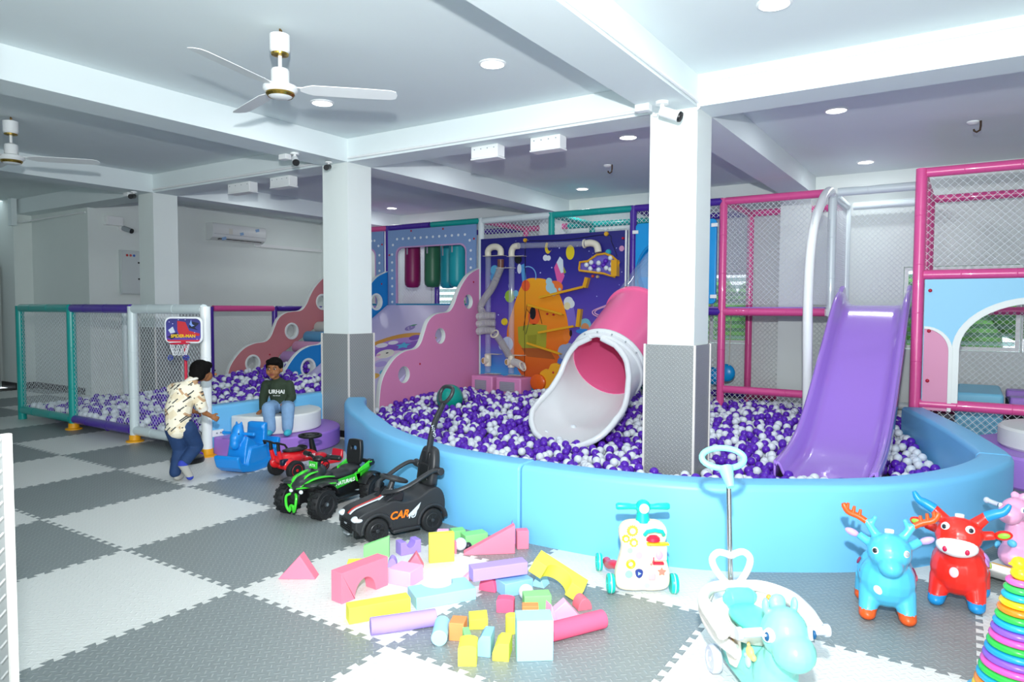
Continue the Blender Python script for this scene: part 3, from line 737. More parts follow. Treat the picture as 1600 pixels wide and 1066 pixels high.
# the surface balls nearest to the viewer are things of their own
vis = [i for i in order if balls[i][3] == 0 and balls[i][2] > main_h(balls[i][0], balls[i][1])-.035]
near = vis[:300]; ns = set(near)
for i in near:
    x, y, z, k = balls[i]; c = cols[i]
    o = bpy.data.objects.new('play_ball', bmp if c else bmw); COL.objects.link(o); o.location = (x, y, z)
    tag(o, 'glossy purple plastic ball lying in the curved ball pit' if c else 'pale white plastic ball lying in the curved ball pit', 'ball', 'purple balls in the ball pit' if c else 'white balls in the ball pit')
def scatter(name, pts, m, lab):
    me = bpy.data.meshes.new(name); me.from_pydata([p[:3] for p in pts], [], [])
    o = bpy.data.objects.new(name, me); COL.objects.link(o); me.materials.append(m)
    g = bpy.data.node_groups.new(name, 'GeometryNodeTree')
    g.interface.new_socket('Geometry', in_out='INPUT', socket_type='NodeSocketGeometry'); g.interface.new_socket('Geometry', in_out='OUTPUT', socket_type='NodeSocketGeometry')
    N = g.nodes; L = g.links; gi, go = N.new('NodeGroupInput'), N.new('NodeGroupOutput')
    ico = N.new('GeometryNodeMeshIcoSphere'); ico.inputs['Radius'].default_value = r; ico.inputs['Subdivisions'].default_value = 3
    ss = N.new('GeometryNodeSetShadeSmooth'); L.new(ico.outputs[0], ss.inputs[0])
    smn = N.new('GeometryNodeSetMaterial'); smn.inputs['Material'].default_value = m; L.new(ss.outputs[0], smn.inputs[0])
    ip = N.new('GeometryNodeInstanceOnPoints'); L.new(gi.outputs[0], ip.inputs['Points']); L.new(smn.outputs[0], ip.inputs['Instance'])
    L.new(ip.outputs[0], go.inputs[0]); md = o.modifiers.new('balls', 'NODES'); md.node_group = g
    o['kind'] = 'stuff'; o['label'] = lab; o['category'] = 'balls'
    return o
for k, nm in ((0, 'curved ball pit behind the blue soft wall'), (1, 'fenced ball pit at the far left')):
    scatter('purple_balls', [balls[i] for i in range(len(balls)) if i not in ns and balls[i][3] == k and cols[i]], BP, 'heaped purple plastic balls filling the '+nm)
    scatter('white_balls', [balls[i] for i in range(len(balls)) if i not in ns and balls[i][3] == k and not cols[i]], BW, 'heaped white plastic balls filling the '+nm)
# two strays pressed against the fence corner

# ---------------------------------------------------------------- wavy stair boards, rainbow ramp, stairs
WEDGE = mat('white_foam_edge', '#e6ece8', 0.5)
prof = catmull([(4.27, -.02), (4.285, .22), (4.33, .45), (4.45, .62), (4.60, .745), (4.78, .81), (4.97, .83), (5.07, .90), (5.14, 1.03), (5.22, 1.18), (5.35, 1.27), (5.5, 1.30), (5.68, 1.32), (5.79, 1.42), (5.87, 1.56), (5.97, 1.70), (6.15, 1.86), (6.40, 1.96)], 4)
prof = [(p.x, p.y) for p in prof]+[(6.40, 1.30), (6.36, 1.25), (5.25, .6), (4.9, .1), (4.9, -.02)]
holes = [circ(4.74, .50, .105), circ(5.483, .98, .105), circ(6.13, 1.46, .10)]
def wavy(x, face, nm, lab, ring=0, full=False):
    pr_ = [p for p in prof]
    if full: pr_ = pr_[:-5]+[(6.40, .0)]
    t = thing('wavy_side_board', lab, 'slide side board', (x, 0, 0))
    o = curve_board('board', [pr_]+[h[::-1] for h in holes], .07, [face, WEDGE], t, M_YZ, .008)
    for p in o.data.polygons: p.material_index = 0 if abs(p.normal.x) > .92 else 1
    if ring:
        for k, (hy, hz) in enumerate(((4.74, .50), (5.483, .98), (6.13, 1.46))):
            curve_board('hole_ring', [circ(hy, hz, .138), circ(hy, hz, .106)[::-1]], .09, WEDGE, t, M_YZ, .006)
    for y, z in ((5.05, .62), (4.50, .12), (6.25, 1.75)):
        B().ell((.038, y, z), (.01, .014, .014), u=12, v=6).obj('screw_cap', REDCAP, t)
wavy(-2.2, mat('pink_foam_board', '#e08fbd', .5), 'p', 'pink wavy stepped side board with porthole openings beside the game wall', full=True)
wavy(-4.04, BLUEDEEP, 'b', 'blue wavy stepped side board with a white-rimmed porthole behind the seated boy', ring=1)
wavy(-5.3, mat('salmon_foam_board', '#c97f83', .5), 's', 'salmon wavy stepped side board with three white-ringed portholes at far left', ring=1)
K = .6135; L0 = sqrt(1+K*K)
RM = Matrix(((1, 0, 0, 0), (0, 1/L0, -K/L0, 4.35), (0, K/L0, 1/L0, .18), (0, 0, 0, 1)))   # local x, t, n on the ramp
t = thing('rainbow_ramp', 'wide pale lilac slide ramp printed with a rainbow and strawberry', 'slide', (0, 0, 0))
LIL = mat('pale_lilac_vinyl', '#c9bfe4', .42)
B().bb(-3.99, -2.25, -.15, 2.36, -.06, 0, RM).obj('ramp_board', LIL, t, bevel=.01)
def decal(name, pts, m, par, Mx, h=.0015):
    return B().prism(pts, h, Mx).obj(name, m, par, smooth=False)
def dm(name, c): return mat(name, c, .5)
def arcband(cx, cy, r0, r1, a0, a1, n=20, sx=1, sy=1):
    A = [radians(a0+(a1-a0)*i/n) for i in range(n+1)]
    return [(cx+sx*r1*cos(a), cy+sy*r1*sin(a)) for a in A]+[(cx+sx*r0*cos(a), cy+sy*r0*sin(a)) for a in reversed(A)]
def poly(name, c, pts, h=.0015, par=None, Mx=None): return decal('print_'+name, pts, dm('print_'+name+c[1:], c), par or t, Mx or RM, h)
cxr, cyr = -2.75, .72
poly('rainbow', '#d99a3a', arcband(cxr, cyr, .74, .86, 60, 205), .001)
poly('rainbow', '#b48ad8', arcband(cxr, cyr, .60, .74, 60, 205), .0014)
poly('rainbow', '#8d5cc4', arcband(cxr, cyr, .40, .60, 55, 210), .001)
poly('rainbow', '#e9c9e4', arcband(cxr, cyr, .26, .40, 55, 210), .0013)
poly('strawberry', '#8a74b8', circ(-3.0, 1.70, .085, .075), .002); poly('leaf', '#3f8a68', [(-3.05, 1.75), (-3.0, 1.79), (-2.93, 1.80), (-2.96, 1.75)], .003)
for a, c in ((-3.02, 1.68), (-2.98, 1.72), (-2.99, 1.66), (-3.04, 1.71)): poly('seed', '#e6e0ea', circ(a, c, .008, .008, 8), .003)
poly('cloud', '#efe9f2', circ(-3.18, 1.22, .11, .06), .0022); poly('cloud', '#efe9f2', circ(-3.02, 1.30, .09, .05), .0026)
poly('creature', '#e9e4d6', circ(-2.95, 1.02, .15, .11), .003); poly('snout', '#3a3438', circ(-2.93, 1.04, .022, .018), .004); poly('cheek', '#dfa9c0', circ(-3.05, .98, .04, .03), .0035)
poly('star', '#53b7dd', [(-2.78+.14*(1 if k % 2 else .5)*cos(k*pi/5), 1.24+.09*(1 if k % 2 else .5)*sin(k*pi/5)) for k in range(10)], .0028)
for a, c, q in ((-2.72, 1.45, '#7a3fb0'), (-2.62, 1.30, '#8d55c0'), (-2.84, .78, '#b49fe0'), (-2.95, .66, '#e8b9d2'), (-2.75, .5, '#e6b04a'), (-2.62, .62, '#4fb0d8'), (-2.8, .3, '#6b46a8'), (-3.3, .5, '#c58fd8'), (-3.5, .9, '#e3b15a'), (-3.45, .3, '#79c4de')):
    poly('patch', q, circ(a, c, .10, .07, 18), .0018+.0003*(a % 1))
# roller stairs between the salmon and the blue board
t = thing('roller_stairs', 'stairs of pastel padded rollers between the salmon and blue boards', 'stairs', (0, 0, 0))
B().prism([(4.4, 0), (6.38, 0), (6.38, 1.20), (6.3, 1.16), (4.5, .0)], 1.14, Matrix(((0,0,1,-5.245), (1,0,0,0), (0,1,0,0), (0,0,0,1)))).obj('stair_base', mat('grape_leatherette', '#5b3aa8', .45), t)
for k in range(8):
    y = 4.62+k*.23; z = .10+k*.155
    m = [mat('roller_pink', '#d4a0c4', .5), mat('roller_blue', '#5aa4cc', .5), mat('roller_white', '#cfd8cf', .5), mat('roller_lilac', '#b79bd4', .5)][k % 4]
    B().lathe([(0, 0), (.085, 0), (.10, .02), (.10, 1.10), (.085, 1.12), (0, 1.12)], 20, Matrix(((0,0,1,-5.235), (1,0,0,y), (0,1,0,z), (0,0,0,1)))).obj('roller', m, t)

# dotted window panels on the upper deck
def dotted(x0, x1, lab, seen):
    t = thing('dotted_panel', lab, 'panel', (0, 6.40, 0))
    z0, z1 = 1.40, 2.615
    win = [(x0+.17, z0+.04)]+[(x, z) for x, z in rrect(x0+.17, x1-.17, z0-.4, 2.345, .12)[11::-1]]+[(x1-.17, z0+.04)]
    win = [(x, z) for x, z in win if z > z0]
    bd = [(x0, z0), (x0, z1), (x1, z1), (x1, z0), (x1-.17, z0)]+[p for p in reversed(win)]+[(x0+.17, z0)]
    curve_board('board', [bd], .025, mat('slate_blue_board', '#7d9cc9', .5), t, M_XZ)
    curve_board('window_trim', [[(x, z) for x, z in win]+[(x+(.02 if x < (x0+x1)/2 else -.02), z-(.02 if z > 2.2 else 0)) for x, z in reversed(win)]], .035, mat('lilac_pink_edge', '#c79cc8', .5), t, M_XZ)
    pts = [(x0+.09, 1.46+.128*k) for k in range(7)]+[(x1-.09, 1.46+.128*k) for k in range(7)]+[(x0+.2+(x1-x0-.4)*k/11, 2.47) for k in range(12)]
    pts += [(x0+.11, 2.38), (x1-.11, 2.38)]
    for a, z in pts: B().cyl((a, -.012, z), (a, -.017, z), .020, n=14).obj('dot', mat('white_dot', '#dfe8ee', .5), t)
    B().bb(x0+.17, x1-.17, -.01, .02, z0, z0+.035).obj('sill', mat('teal_blue_sill', '#2f86b0', .5), t)
    for a, z in ((x0+.5, z1-.03), (x1-.62, z1-.035), (x0+.03, 2.22), (x1-.03, 2.4)): B().ell((a, -.016, z), (.016, .01, .016), u=10, v=6).obj('screw_cap', REDCAP, t)
dotted(-3.99, -2.225, 'slate-blue window panel with white dots in front of the hanging bags', 1)
dotted(-5.25, -4.09, 'slate-blue dotted panel just right of the middle column', 1)
for x, y, m, lab in ((-3.87, 6.85, '#8e1c5c', 'maroon punch bag hanging left behind the dotted window'), (-3.44, 6.85, '#2f6b4c', 'dark green punch bag hanging in the middle of the dotted window'), (-2.93, 6.85, '#16a3ac', 'turquoise punch bag hanging right in the dotted window'),
                  (-3.52, 7.35, '#1fa7b4', 'teal punch bag half hidden behind the dark green one'), (-3.08, 7.35, '#18a0a6', 'teal punch bag half hidden behind the turquoise one')):
    t = thing('punch_bag', lab, 'punch bag', (x, y, 1.70))
    B().lathe([(0, 0), (.09, .01), (.125, .05), (.135, .12), (.13, .66), (.12, .72), (0, .73)], 20).obj('bag', mat('bag'+m[1:], m, .4), t)
    B().bb(-.012, .012, -.137, -.131, .55, .73).obj('strap', mat('strap_grey', '#b8b4c0', .6), t)
    B().cyl((0, 0, .73), (0, 0, .95), .008, n=8).obj('rope', mat('strap_grey', '#b8b4c0'), t)

# ---------------------------------------------------------------- game wall with ball-run tubes
def ramp_color(m, stops, axis, lo, hi, rough=.35):
    nt = m.node_tree; N = nt.nodes; L = nt.links; b = N['Principled BSDF']
    tc = N.new('ShaderNodeTexCoord'); sp = N.new('ShaderNodeSeparateXYZ'); mr = N.new('ShaderNodeMapRange'); cr = N.new('ShaderNodeValToRGB')
    mr.inputs[1].default_value = lo; mr.inputs[2].default_value = hi
    L.new(tc.outputs['Object'], sp.inputs[0]); L.new(sp.outputs[axis], mr.inputs[0]); L.new(mr.outputs[0], cr.inputs[0])
    while len(cr.color_ramp.elements) < len(stops): cr.color_ramp.elements.new(.5)
    for e, (p, c) in zip(cr.color_ramp.elements, stops): e.position = p; e.color = (*hx(c), 1)
    L.new(cr.outputs[0], b.inputs['Base Color']); return m
t = GW = thing('game_wall', 'printed night-sky game panel with an orange cartoon creature and ball-run tubes', 'game panel', (0, 6.39, 0))
NIGHT = ramp_color(mat('night_sky_print', '#2b2a86', .35), [(0, '#57b4dd'), (.14, '#3f86cc'), (.3, '#6a52b4'), (.6, '#4a3aa0'), (.8, '#2c2a86'), (1, '#262475')], 2, .2, 2.38)
B().bb(-2.12, -1.345, -.02, .0, .12, 2.385).obj('board', NIGHT, t, bevel=.002); B().bb(-1.338, .215, -.02, .0, .12, 2.385).obj('board', NIGHT, t, bevel=.002)
B().bb(.19, .212, -.03, -.018, .5, 2.385).obj('edge_strip', WHITEPL, t)
GM = Matrix(((1, 0, 0, 0), (0, 0, -1, -.020), (0, 1, 0, 0), (0, 0, 0, 1)))
ORG = ramp_color(mat('orange_creature_print', '#e08a22', .4), [(0, '#c8561d'), (.35, '#dc6f1e'), (.65, '#e48c1c'), (1, '#eba321')], 2, .4, 1.8)
def gp(nm, c, pts, h): return decal('print_'+nm, pts, c if not isinstance(c, str) else dm('print_'+c[1:], c), GW, GM, h)
blob = [(p.x, p.y) for p in catmull([(-1.31, 1.78), (-1.14, 1.79), (-.98, 1.76), (-.82, 1.62), (-.72, 1.42), (-.65, 1.2), (-.62, .98), (-.68, .8), (-.80, .66), (-.84, .50), (-1.1, .42), (-1.3, .36), (-1.42, .44), (-1.52, .6), (-1.62, .76), (-1.65, 1.0), (-1.6, 1.22), (-1.5, 1.48), (-1.42, 1.66)], 4, True)]
gp('creature', ORG, blob, .002)
gp('shirt', '#9a9a2c', [(-1.46, 1.1), (-1.2, 1.15), (-.98, 1.13), (-.99, .82), (-1.1, .80), (-1.38, .80), (-1.45, .88)], .003)
gp('pocket', '#8a8a22', [(-1.3, .98), (-1.14, 1.0), (-1.15, .86), (-1.28, .86)], .0036)
gp('trousers', '#a5561f', [(-1.40, .80), (-.95, .81), (-.84, .66), (-1.3, .68)], .0032)
gp('eye_rim', '#de5a22', circ(-1.19, 1.25, .10, .115), .003); gp('eye', '#17151c', circ(-1.21, 1.30, .05, .09), .005); gp('cheek', '#e07030', circ(-.86, 1.66, .13, .09), .0034); gp('nose', '#e05a2a', circ(-1.33, 1.69, .07, .08), .004)
gp('hand', '#e07a2a', circ(-.66, 1.0, .06, .09), .004); gp('hand_shade', '#25130f', circ(-.60, 1.03, .02, .045), .005)
gp('moon', '#d8bc2a', [(-.97+.05*cos(radians(a))-.0, 2.21+.085*sin(radians(a))) for a in range(120, 330, 15)]+[(-.94+.04*cos(radians(a)), 2.225+.065*sin(radians(a))) for a in range(315, 120, -15)], .003)
gp('yellow_disc', '#d9c31e', circ(-.62, 2.13, .065, .10), .003)
gp('cone', '#d8579c', [(-.87, 1.93), (-.82, 2.02), (-.72, 1.93), (-.71, 1.8), (-.76, 1.7), (-.82, 1.74)], .003); gp('ice', '#c9d8e2', [(-.83, 2.0), (-.78, 2.08), (-.73, 2.03), (-.72, 1.86), (-.76, 1.85)], .004); gp('leaf', '#8fa63a', [(-.72, 1.94), (-.68, 1.86), (-.72, 1.84)], .003)
for k, (x, z, s, c) in enumerate(((-.64, 1.45, .075, '#cfd8dc'), (-.60, 1.43, .055, '#cfd8dc'), (-.66, 1.4, .05, '#d6cfa4'), (-1.01, 2.07, .04, '#d3dbe4'), (-.96, 2.065, .035, '#d3dbe4'), (-1.64, .85, .10, '#b8c8de'), (-1.73, .82, .06, '#b8c8de'), (-.70, .77, .10, '#8f9cba'), (-.62, .80, .09, '#8f9cba'), (-.93, 1.66, .07, '#9cc6d4'), (-.88, 1.6, .06, '#9cc6d4'), (-.95, 1.74, .05, '#9cc6d4'), (-.78, 1.63, .02, '#9cc6d4'),
      (-1.6, 1.54, .085, '#8db33a'), (-1.5, 1.58, .045, '#6fb4cf'), (-1.87, 1.92, .07, '#58a8cf'), (-1.9, 1.82, .05, '#4c93c8'), (.14, 2.15, .035, '#c98fb4'), (-.38, 1.14, .09, '#6fb2c8'), (-.38, 1.11, .06, '#c9855a'))):
    gp('patch', c, circ(x, z, s, s*1.05, 20), .0028+.0002*k)
gp('beam', '#7766c0', [(-.68, 1.38), (-.56, 1.38), (-.50, 1.13), (-.64, 1.13)], .0022); gp('ufo', '#2f7fcf', circ(-.40, 1.06, .12, .035), .007)
gp('rocket_tail', '#4f96d0', [(-1.42, 1.98), (-1.36, 2.0), (-1.31, 1.7), (-1.38, 1.7)], .003); gp('rocket_trail', '#6fa6d6', arcband(-1.30, 1.82, .13, .145, -20, 120), .003); gp('rocket', '#cfd6df', circ(-1.44, 1.93, .035, .07), .0035)
rs = random.Random(4)
for k in range(46):
    x, z = rs.uniform(-2.05, .15), rs.uniform(1.2, 2.33)
    if inpoly(x, z, blob): continue
    gp('star', '#b9c4f0', circ(x, z, rs.choice((.005, .007, .011)), None, 6), .0018)
# tubes
CLR = mat('clear_acrylic', '#dfe6f4', .05, alpha=.16, spec=.8)
CREAM = mat('cream_pvc', '#ded9c6', .35)
FLEX = mat('clear_ribbed_hose', '#d3d2d2', .3, alpha=.62)
for x in (-1.94, -1.53):
    B().cyl((x, -.085, .43), (x, -.085, 2.12), .042, n=20, caps=False).obj('clear_tube', CLR, t)
    B().bb(x-.02, x+.21, -.13, -.02, .695, .702).obj('bracket_shelf', CREAM, t); B().bb(x-.03, x+.19, -.13, -.02, .408, .414).obj('bracket_shelf', CREAM, t)
    B().cyl((x, -.085, .52), (x, -.085, .69), .05, n=18).cyl((x, -.085, .6), (x-.02, -.17, .6), .048, n=18).obj('tee_joint', CREAM, t)
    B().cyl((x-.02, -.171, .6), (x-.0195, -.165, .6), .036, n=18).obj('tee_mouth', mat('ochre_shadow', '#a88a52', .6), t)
B().bb(-2.0, -1.66, -.14, -.02, 2.12, 2.126).bb(-1.58, -1.32, -.14, -.02, 2.10, 2.106).bb(-1.77, -1.5, -.14, -.02, 1.94, 1.946).obj('bracket_shelf', CREAM, t)
B().tube(catmull([(-1.94, -.085, 2.12), (-1.94, -.085, 2.20), (-1.89, -.085, 2.245), (-1.83, -.085, 2.255), (-1.77, -.085, 2.245), (-1.72, -.085, 2.20), (-1.72, -.085, 2.13)], 3), .047, 14).obj('u_bend', CREAM, t)
B().tube(catmull([(-1.53, -.085, 2.10), (-1.53, -.085, 2.18), (-1.49, -.085, 2.24), (-1.41, -.085, 2.25)], 3), .045, 14).obj('elbow', CREAM, t)
B().cyl((-1.41, -.085, 2.25), (-.38, -.085, 2.23), .04, n=20, caps=False).obj('clear_tube', CLR, t)
B().torus((0, 0, 0), .05, .012, T(-.37, -.085, 2.23) @ Matrix.Rotation(pi/2, 4, 'Y')).obj('flange', CREAM, t)
B().tube(catmull([(-.35, -.085, 2.23), (-.27, -.085, 2.235), (-.19, -.085, 2.20), (-.165, -.085, 2.11)], 4), .047, 14).obj('elbow', CREAM, t)
B().lathe([(.04, .0), (.046, .0), (.05, .12), (.044, .12)], 18, c=(-1.72, -.085, 1.95)).obj('hopper', mat('brown_acrylic', '#8a5a48', .3, alpha=.6), t)
def hose(pts, R, rr=.0045, step=.013, nm='flex_hose'):
    P = catmull(pts, 8); ln = sum((P[i+1]-P[i]).length for i in range(len(P)-1)); n = int(ln/step); b = B(); acc = 0; i = 0; out = []
    for k in range(n+1):
        tgt = k*step
        while i < len(P)-2 and acc+(P[i+1]-P[i]).length < tgt: acc += (P[i+1]-P[i]).length; i += 1
        d = (P[i+1]-P[i]); p = P[i]+d*min(1, (tgt-acc)/max(d.length, 1e-6))
        F = Matrix.Translation(p) @ d.to_track_quat('Z', 'Y').to_matrix().to_4x4(); b.torus((0, 0, 0), R, rr, F, 14, 4)
    return b.obj(nm, FLEX, t)
hose([(-1.72, -.09, 1.94), (-1.76, -.13, 1.80), (-1.84, -.14, 1.65), (-1.96, -.15, 1.50), (-2.02, -.16, 1.38), (-1.97, -.17, 1.29)], .05)
for k in range(3):
    z = 1.24-.105*k
    hose([(-2.0, -.24, z), (-1.86, -.25, z+.02), (-1.73, -.20, z+.015)], .05, nm='flex_hose')
hose([(-1.73, -.20, 1.0), (-1.67, -.16, .90), (-1.60, -.13, .78), (-1.55, -.11, .68)], .05)
B().torus((0, 0, 0), .058, .012, T(-1.735, -.21, 1.0) @ Matrix.Rotation(1.0, 4, 'X')).obj('hose_collar', CREAM, t)
hose([(-1.48, -.1, .60), (-1.38, -.14, .585), (-1.27, -.2, .56)], .052)
B().torus((0, 0, 0), .062, .012, T(-1.25, -.22, .555) @ Matrix.Rotation(radians(65), 4, 'Y')).obj('hose_collar', CREAM, t)
YG = mat('golden_acrylic', '#d9a01e', .35)
def strip(p, q, w=.075, th=.012):
    (x0, z0), (x1, z1) = p, q; d = V((x1-x0, 0, z1-z0)); a = atan2(d.z, d.x)
    Mx = T((x0+x1)/2, -.02-w/2, (z0+z1)/2) @ Matrix.Rotation(-a, 4, 'Y')
    return B().box((0, 0, 0), (d.length, w, th), Mx).box((0, -w/2, .008), (d.length, .006, .03), Mx).obj('marble_shelf', YG, t)
strip((-1.07, 1.51), (-.38, 1.65)); strip((-.37, 1.65), (-.33, 1.78), .08, .05); strip((-1.26, 1.41), (-.70, 1.28)); strip((-1.08, 1.02), (-.52, 1.12)); strip((-.47, 1.12), (-.44, 1.36), .07, .05); strip((-1.27, .87), (-.73, .74))
B().bb(-1.345, -1.339, -.026, -.018, .12, 2.3).obj('joint_gap', BLACKPL, t)
bk = [(-.46, 1.90), (-.45, 1.99), (-.33, 2.0), (-.20, 2.08), (-.08, 2.09), (.02, 2.05), (.12, 1.97), (.06, 1.78), (-.1, 1.83), (-.46, 1.88)]
b = B(); b.prism(bk, .006, T(0, -.022, 0) @ M_XZ); b.obj('basket_back', mat('violet_acrylic', '#6d62c0', .3), t)
b = B(); b.tube([(x, -.06, z) for x, z in bk], .016, 6, True, flat=1); b.bb(.03, .11, -.11, -.02, 1.79, 2.0).obj('basket_frame', YG, t)
for k, (x, z) in enumerate(((-.35, 1.95), (-.28, 1.98), (-.29, 1.90), (-.17, 1.97), (-.17, 1.88), (-.07, 1.99), (.0, 2.03), (.03, 1.95), (-.06, 1.90), (.0, 1.88), (-.24, 1.93), (-.1, 1.94))):
    o = B().ell((0, 0, 0), .033, u=14, v=10).obj('play_ball', BP if k in (5, 10, 11) else BW); o.location = (x, 6.39-.062, z)
    tag(o, 'purple ball held in the yellow-framed basket of the game wall' if k in (5, 10, 11) else 'white ball held in the yellow-framed basket of the game wall', 'ball', 'purple balls in the game wall basket' if k in (5, 10, 11) else 'white balls in the game wall basket')
LPK = mat('light_pink_plastic', '#dba7c8', .4)
for s in (0, .035):
    B().tube(catmull([(.14, -.03, 1.50-s*.6), (-.05, -.03, 1.42-s*.4), (-.24+s, -.03, 1.35), (-.27+s, -.03, 1.31), (-.22+s, -.03, 1.27+s*.4), (-.02, -.03, 1.21+s*.6), (.14, -.03, 1.17+s*.6)], 4), .008, 6).obj('maze_track', LPK, t)
B().tube(catmull([(-.04, -.03, 1.22), (-.16, -.03, 1.13), (-.2, -.03, 1.02), (-.18, -.03, .9)], 4), .008, 6).obj('maze_track', LPK, t)
for x, z, rr, c in ((-1.34, 2.33, .03, '#d8a52a'), (-.08, 2.35, .032, '#d8a52a'), (.21-.05, 2.28, .018, '#b21538'), (-.05, 2.11, .04, '#2fa0b8'), (-.97, 1.29, .015, '#b21538'), (-.87, 1.28, .015, '#b21538'), (-1.69, 1.17, .055, '#dcc22a'), (-1.46, 2.06, .06, '#1c2026'), (-.27, 1.80, .022, '#c04a28'), (-.2, 1.79, .022, '#b9a27a')):
    B().cyl((x, -.02, z), (x, -.045, z), rr, rr*.8, n=18).obj('knob', mat('knob'+c[1:], c, .35), t)
B().torus((0, 0, 0), .10, .012, T(-.13, -.03, 1.0) @ Matrix.Rotation(pi/2, 4, 'X'), 24).obj('sun_gear', mat('knobdcc22a', '#dcc22a'), t)
B().tube(catmull([(-1.34, -.035, 2.32), (-.7, -.035, 2.30), (-.08, -.035, 2.34), (.0, -.035, 2.24), (.08, -.035, 2.05)], 5), .004, 5).tube([(-1.3, -.035, 1.42), (-1.36, -.035, 1.05)], .004, 5).tube([(-1.3, -.035, 1.35), (-1.24, -.035, 1.28), (-1.32, -.03, 1.0)], .004, 5).tube([(-1.12, -.035, 1.38), (-1.05, -.035, 1.15)], .004, 5).obj('cord', BLACKPL, t)
# orange wheel and yellow cloud ramp
cl = [(p.x, p.y) for p in catmull([(-1.02, .40), (-1.01, .48), (-.93, .53), (-.88, .53), (-.84, .60), (-.76, .62), (-.70, .60), (-.64, .68), (-.56, .68), (-.50, .62), (-.47, .50), (-.50, .44)], 3)]+[(-1.0, .22)]
curve_board('cloud_ramp', [cl], .05, mat('amber_board', '#e8a522', .45), t, T(0, -.12, 0) @ M_XZ, .006)
B().ell((-.80, -.15, .49), (.016, .01, .016), u=10, v=6).obj('screw_cap', REDCAP, t)
B().lathe([(0, 0), (.10, 0), (.115, .02), (.115, .07), (.09, .085), (0, .08)], 24, T(-1.03, -.12, .34) @ Matrix.Rotation(pi/2, 4, 'X')).obj('wheel', mat('orange_acrylic', '#e2601c', .25), t)
# pink ball-collecting boxes
for x0, x1, lab in ((-2.05, -1.68, 'left pink ball-collecting box under the clear tubes'), (-1.62, -1.20, 'right pink ball-collecting box with a clear window under the tubes')):
    t2 = thing('collecting_box', lab, 'box', ((x0+x1)/2, 6.16, 0)); w = (x1-x0)/2
    B().bb(-w, w, -.12, .18, 0, .40).obj('body', mat('pink_box_plastic', '#dd8fc0', .4), t2, bevel=.02, seg=3)
    B().bb(-w+.07, w-.10, -.125, -.118, .2, .34).obj('window_pane', mat('smoky_pane', '#9d93a6', .1), t2, bevel=.002)
    b = B()
    for k in range(5): b.bb(-w+.09, w-.12, -.129, -.124, .22+.024*k, .228+.024*k)
    b.obj('grille', GREYPL, t2)

# ---------------------------------------------------------------- blue moulded panel and tube slide
t = thing('blue_panel', 'bright blue moulded panel with latches behind the nearest column', 'panel', (0, 6.40, 0))
BLP = mat('azure_plastic', '#169ae0', .3)
curve_board('board', [rrect(.325, 1.37, 1.43, 2.46, .05), circ(.8, 1.83, .40, .40, 36)[::-1]], .05, BLP, t, M_XZ, .01)
for x in (1.12, 1.22): B().cyl((x, -.02, 1.55), (x, -.02, 2.35), .028, n=10).obj('rib', BLP, t)
for x, z in ((.34, 2.35), (1.36, 2.38), (1.36, 1.52)):
    B().bb(x-.05, x+.03, -.045, -.03, z-.022, z+.022).obj('latch', WHITEPL, t, bevel=.004)
t = thing('tube_slide', 'tube slide with clear top, pink barrel and white scooped mouth in the balls', 'slide', (.8, 0, 0))
dv = V((0, -.862, -.507)); nv = V((0, -.507, .862)); xv = V((1, 0, 0))
def AX(y): return V((0, y, .95+(y-4.85)*.588))
def axM(p): return Matrix((( 1, 0, 0, p.x), (0, nv.y, dv.y, p.y), (0, nv.z, dv.z, p.z), (0, 0, 0, 1)))
p0 = V((0, 6.37, 1.83))
B().lathe([(.36, -.02), (.44, -.02), (.45, .0), (.44, .05), (.40, .12), (.385, .13), (.37, .05)], 48, Matrix(((1,0,0,0), (0,0,-1,6.37), (0,1,0,1.83), (0,0,0,1)))).obj('blue_flange', BLP, t)
a, b_ = AX(6.30), AX(5.36); l = (b_-a).length
B().lathe([(.372, 0), (.372, l)], 48, axM(a)).obj('clear_section', mat('clear_slide_plastic', '#dbeefa', .04, alpha=.22, spec=.9), t)
a, b_ = AX(5.40), AX(4.56); l = (b_-a).length
PKT = mat('pink_slide_plastic', '#f56ea2', .28, coat=.4)
B().lathe([(.372, 0), (.40, 0), (.40, .03), (.378, .04), (.378, l), (.366, l), (.366, .02)], 48, axM(a)).obj('pink_barrel', PKT, t)
for k in range(8):
    an = k*pi/4+.2; q = AX(5.40)+xv*.392*cos(an)+nv*.392*sin(an); B().ell(q-dv*.0+nv*0, .014, u=10, v=6).obj('screw_cap', REDCAP, t)
WS = mat('white_slide_plastic', '#e3e8ea', .28, coat=.4)
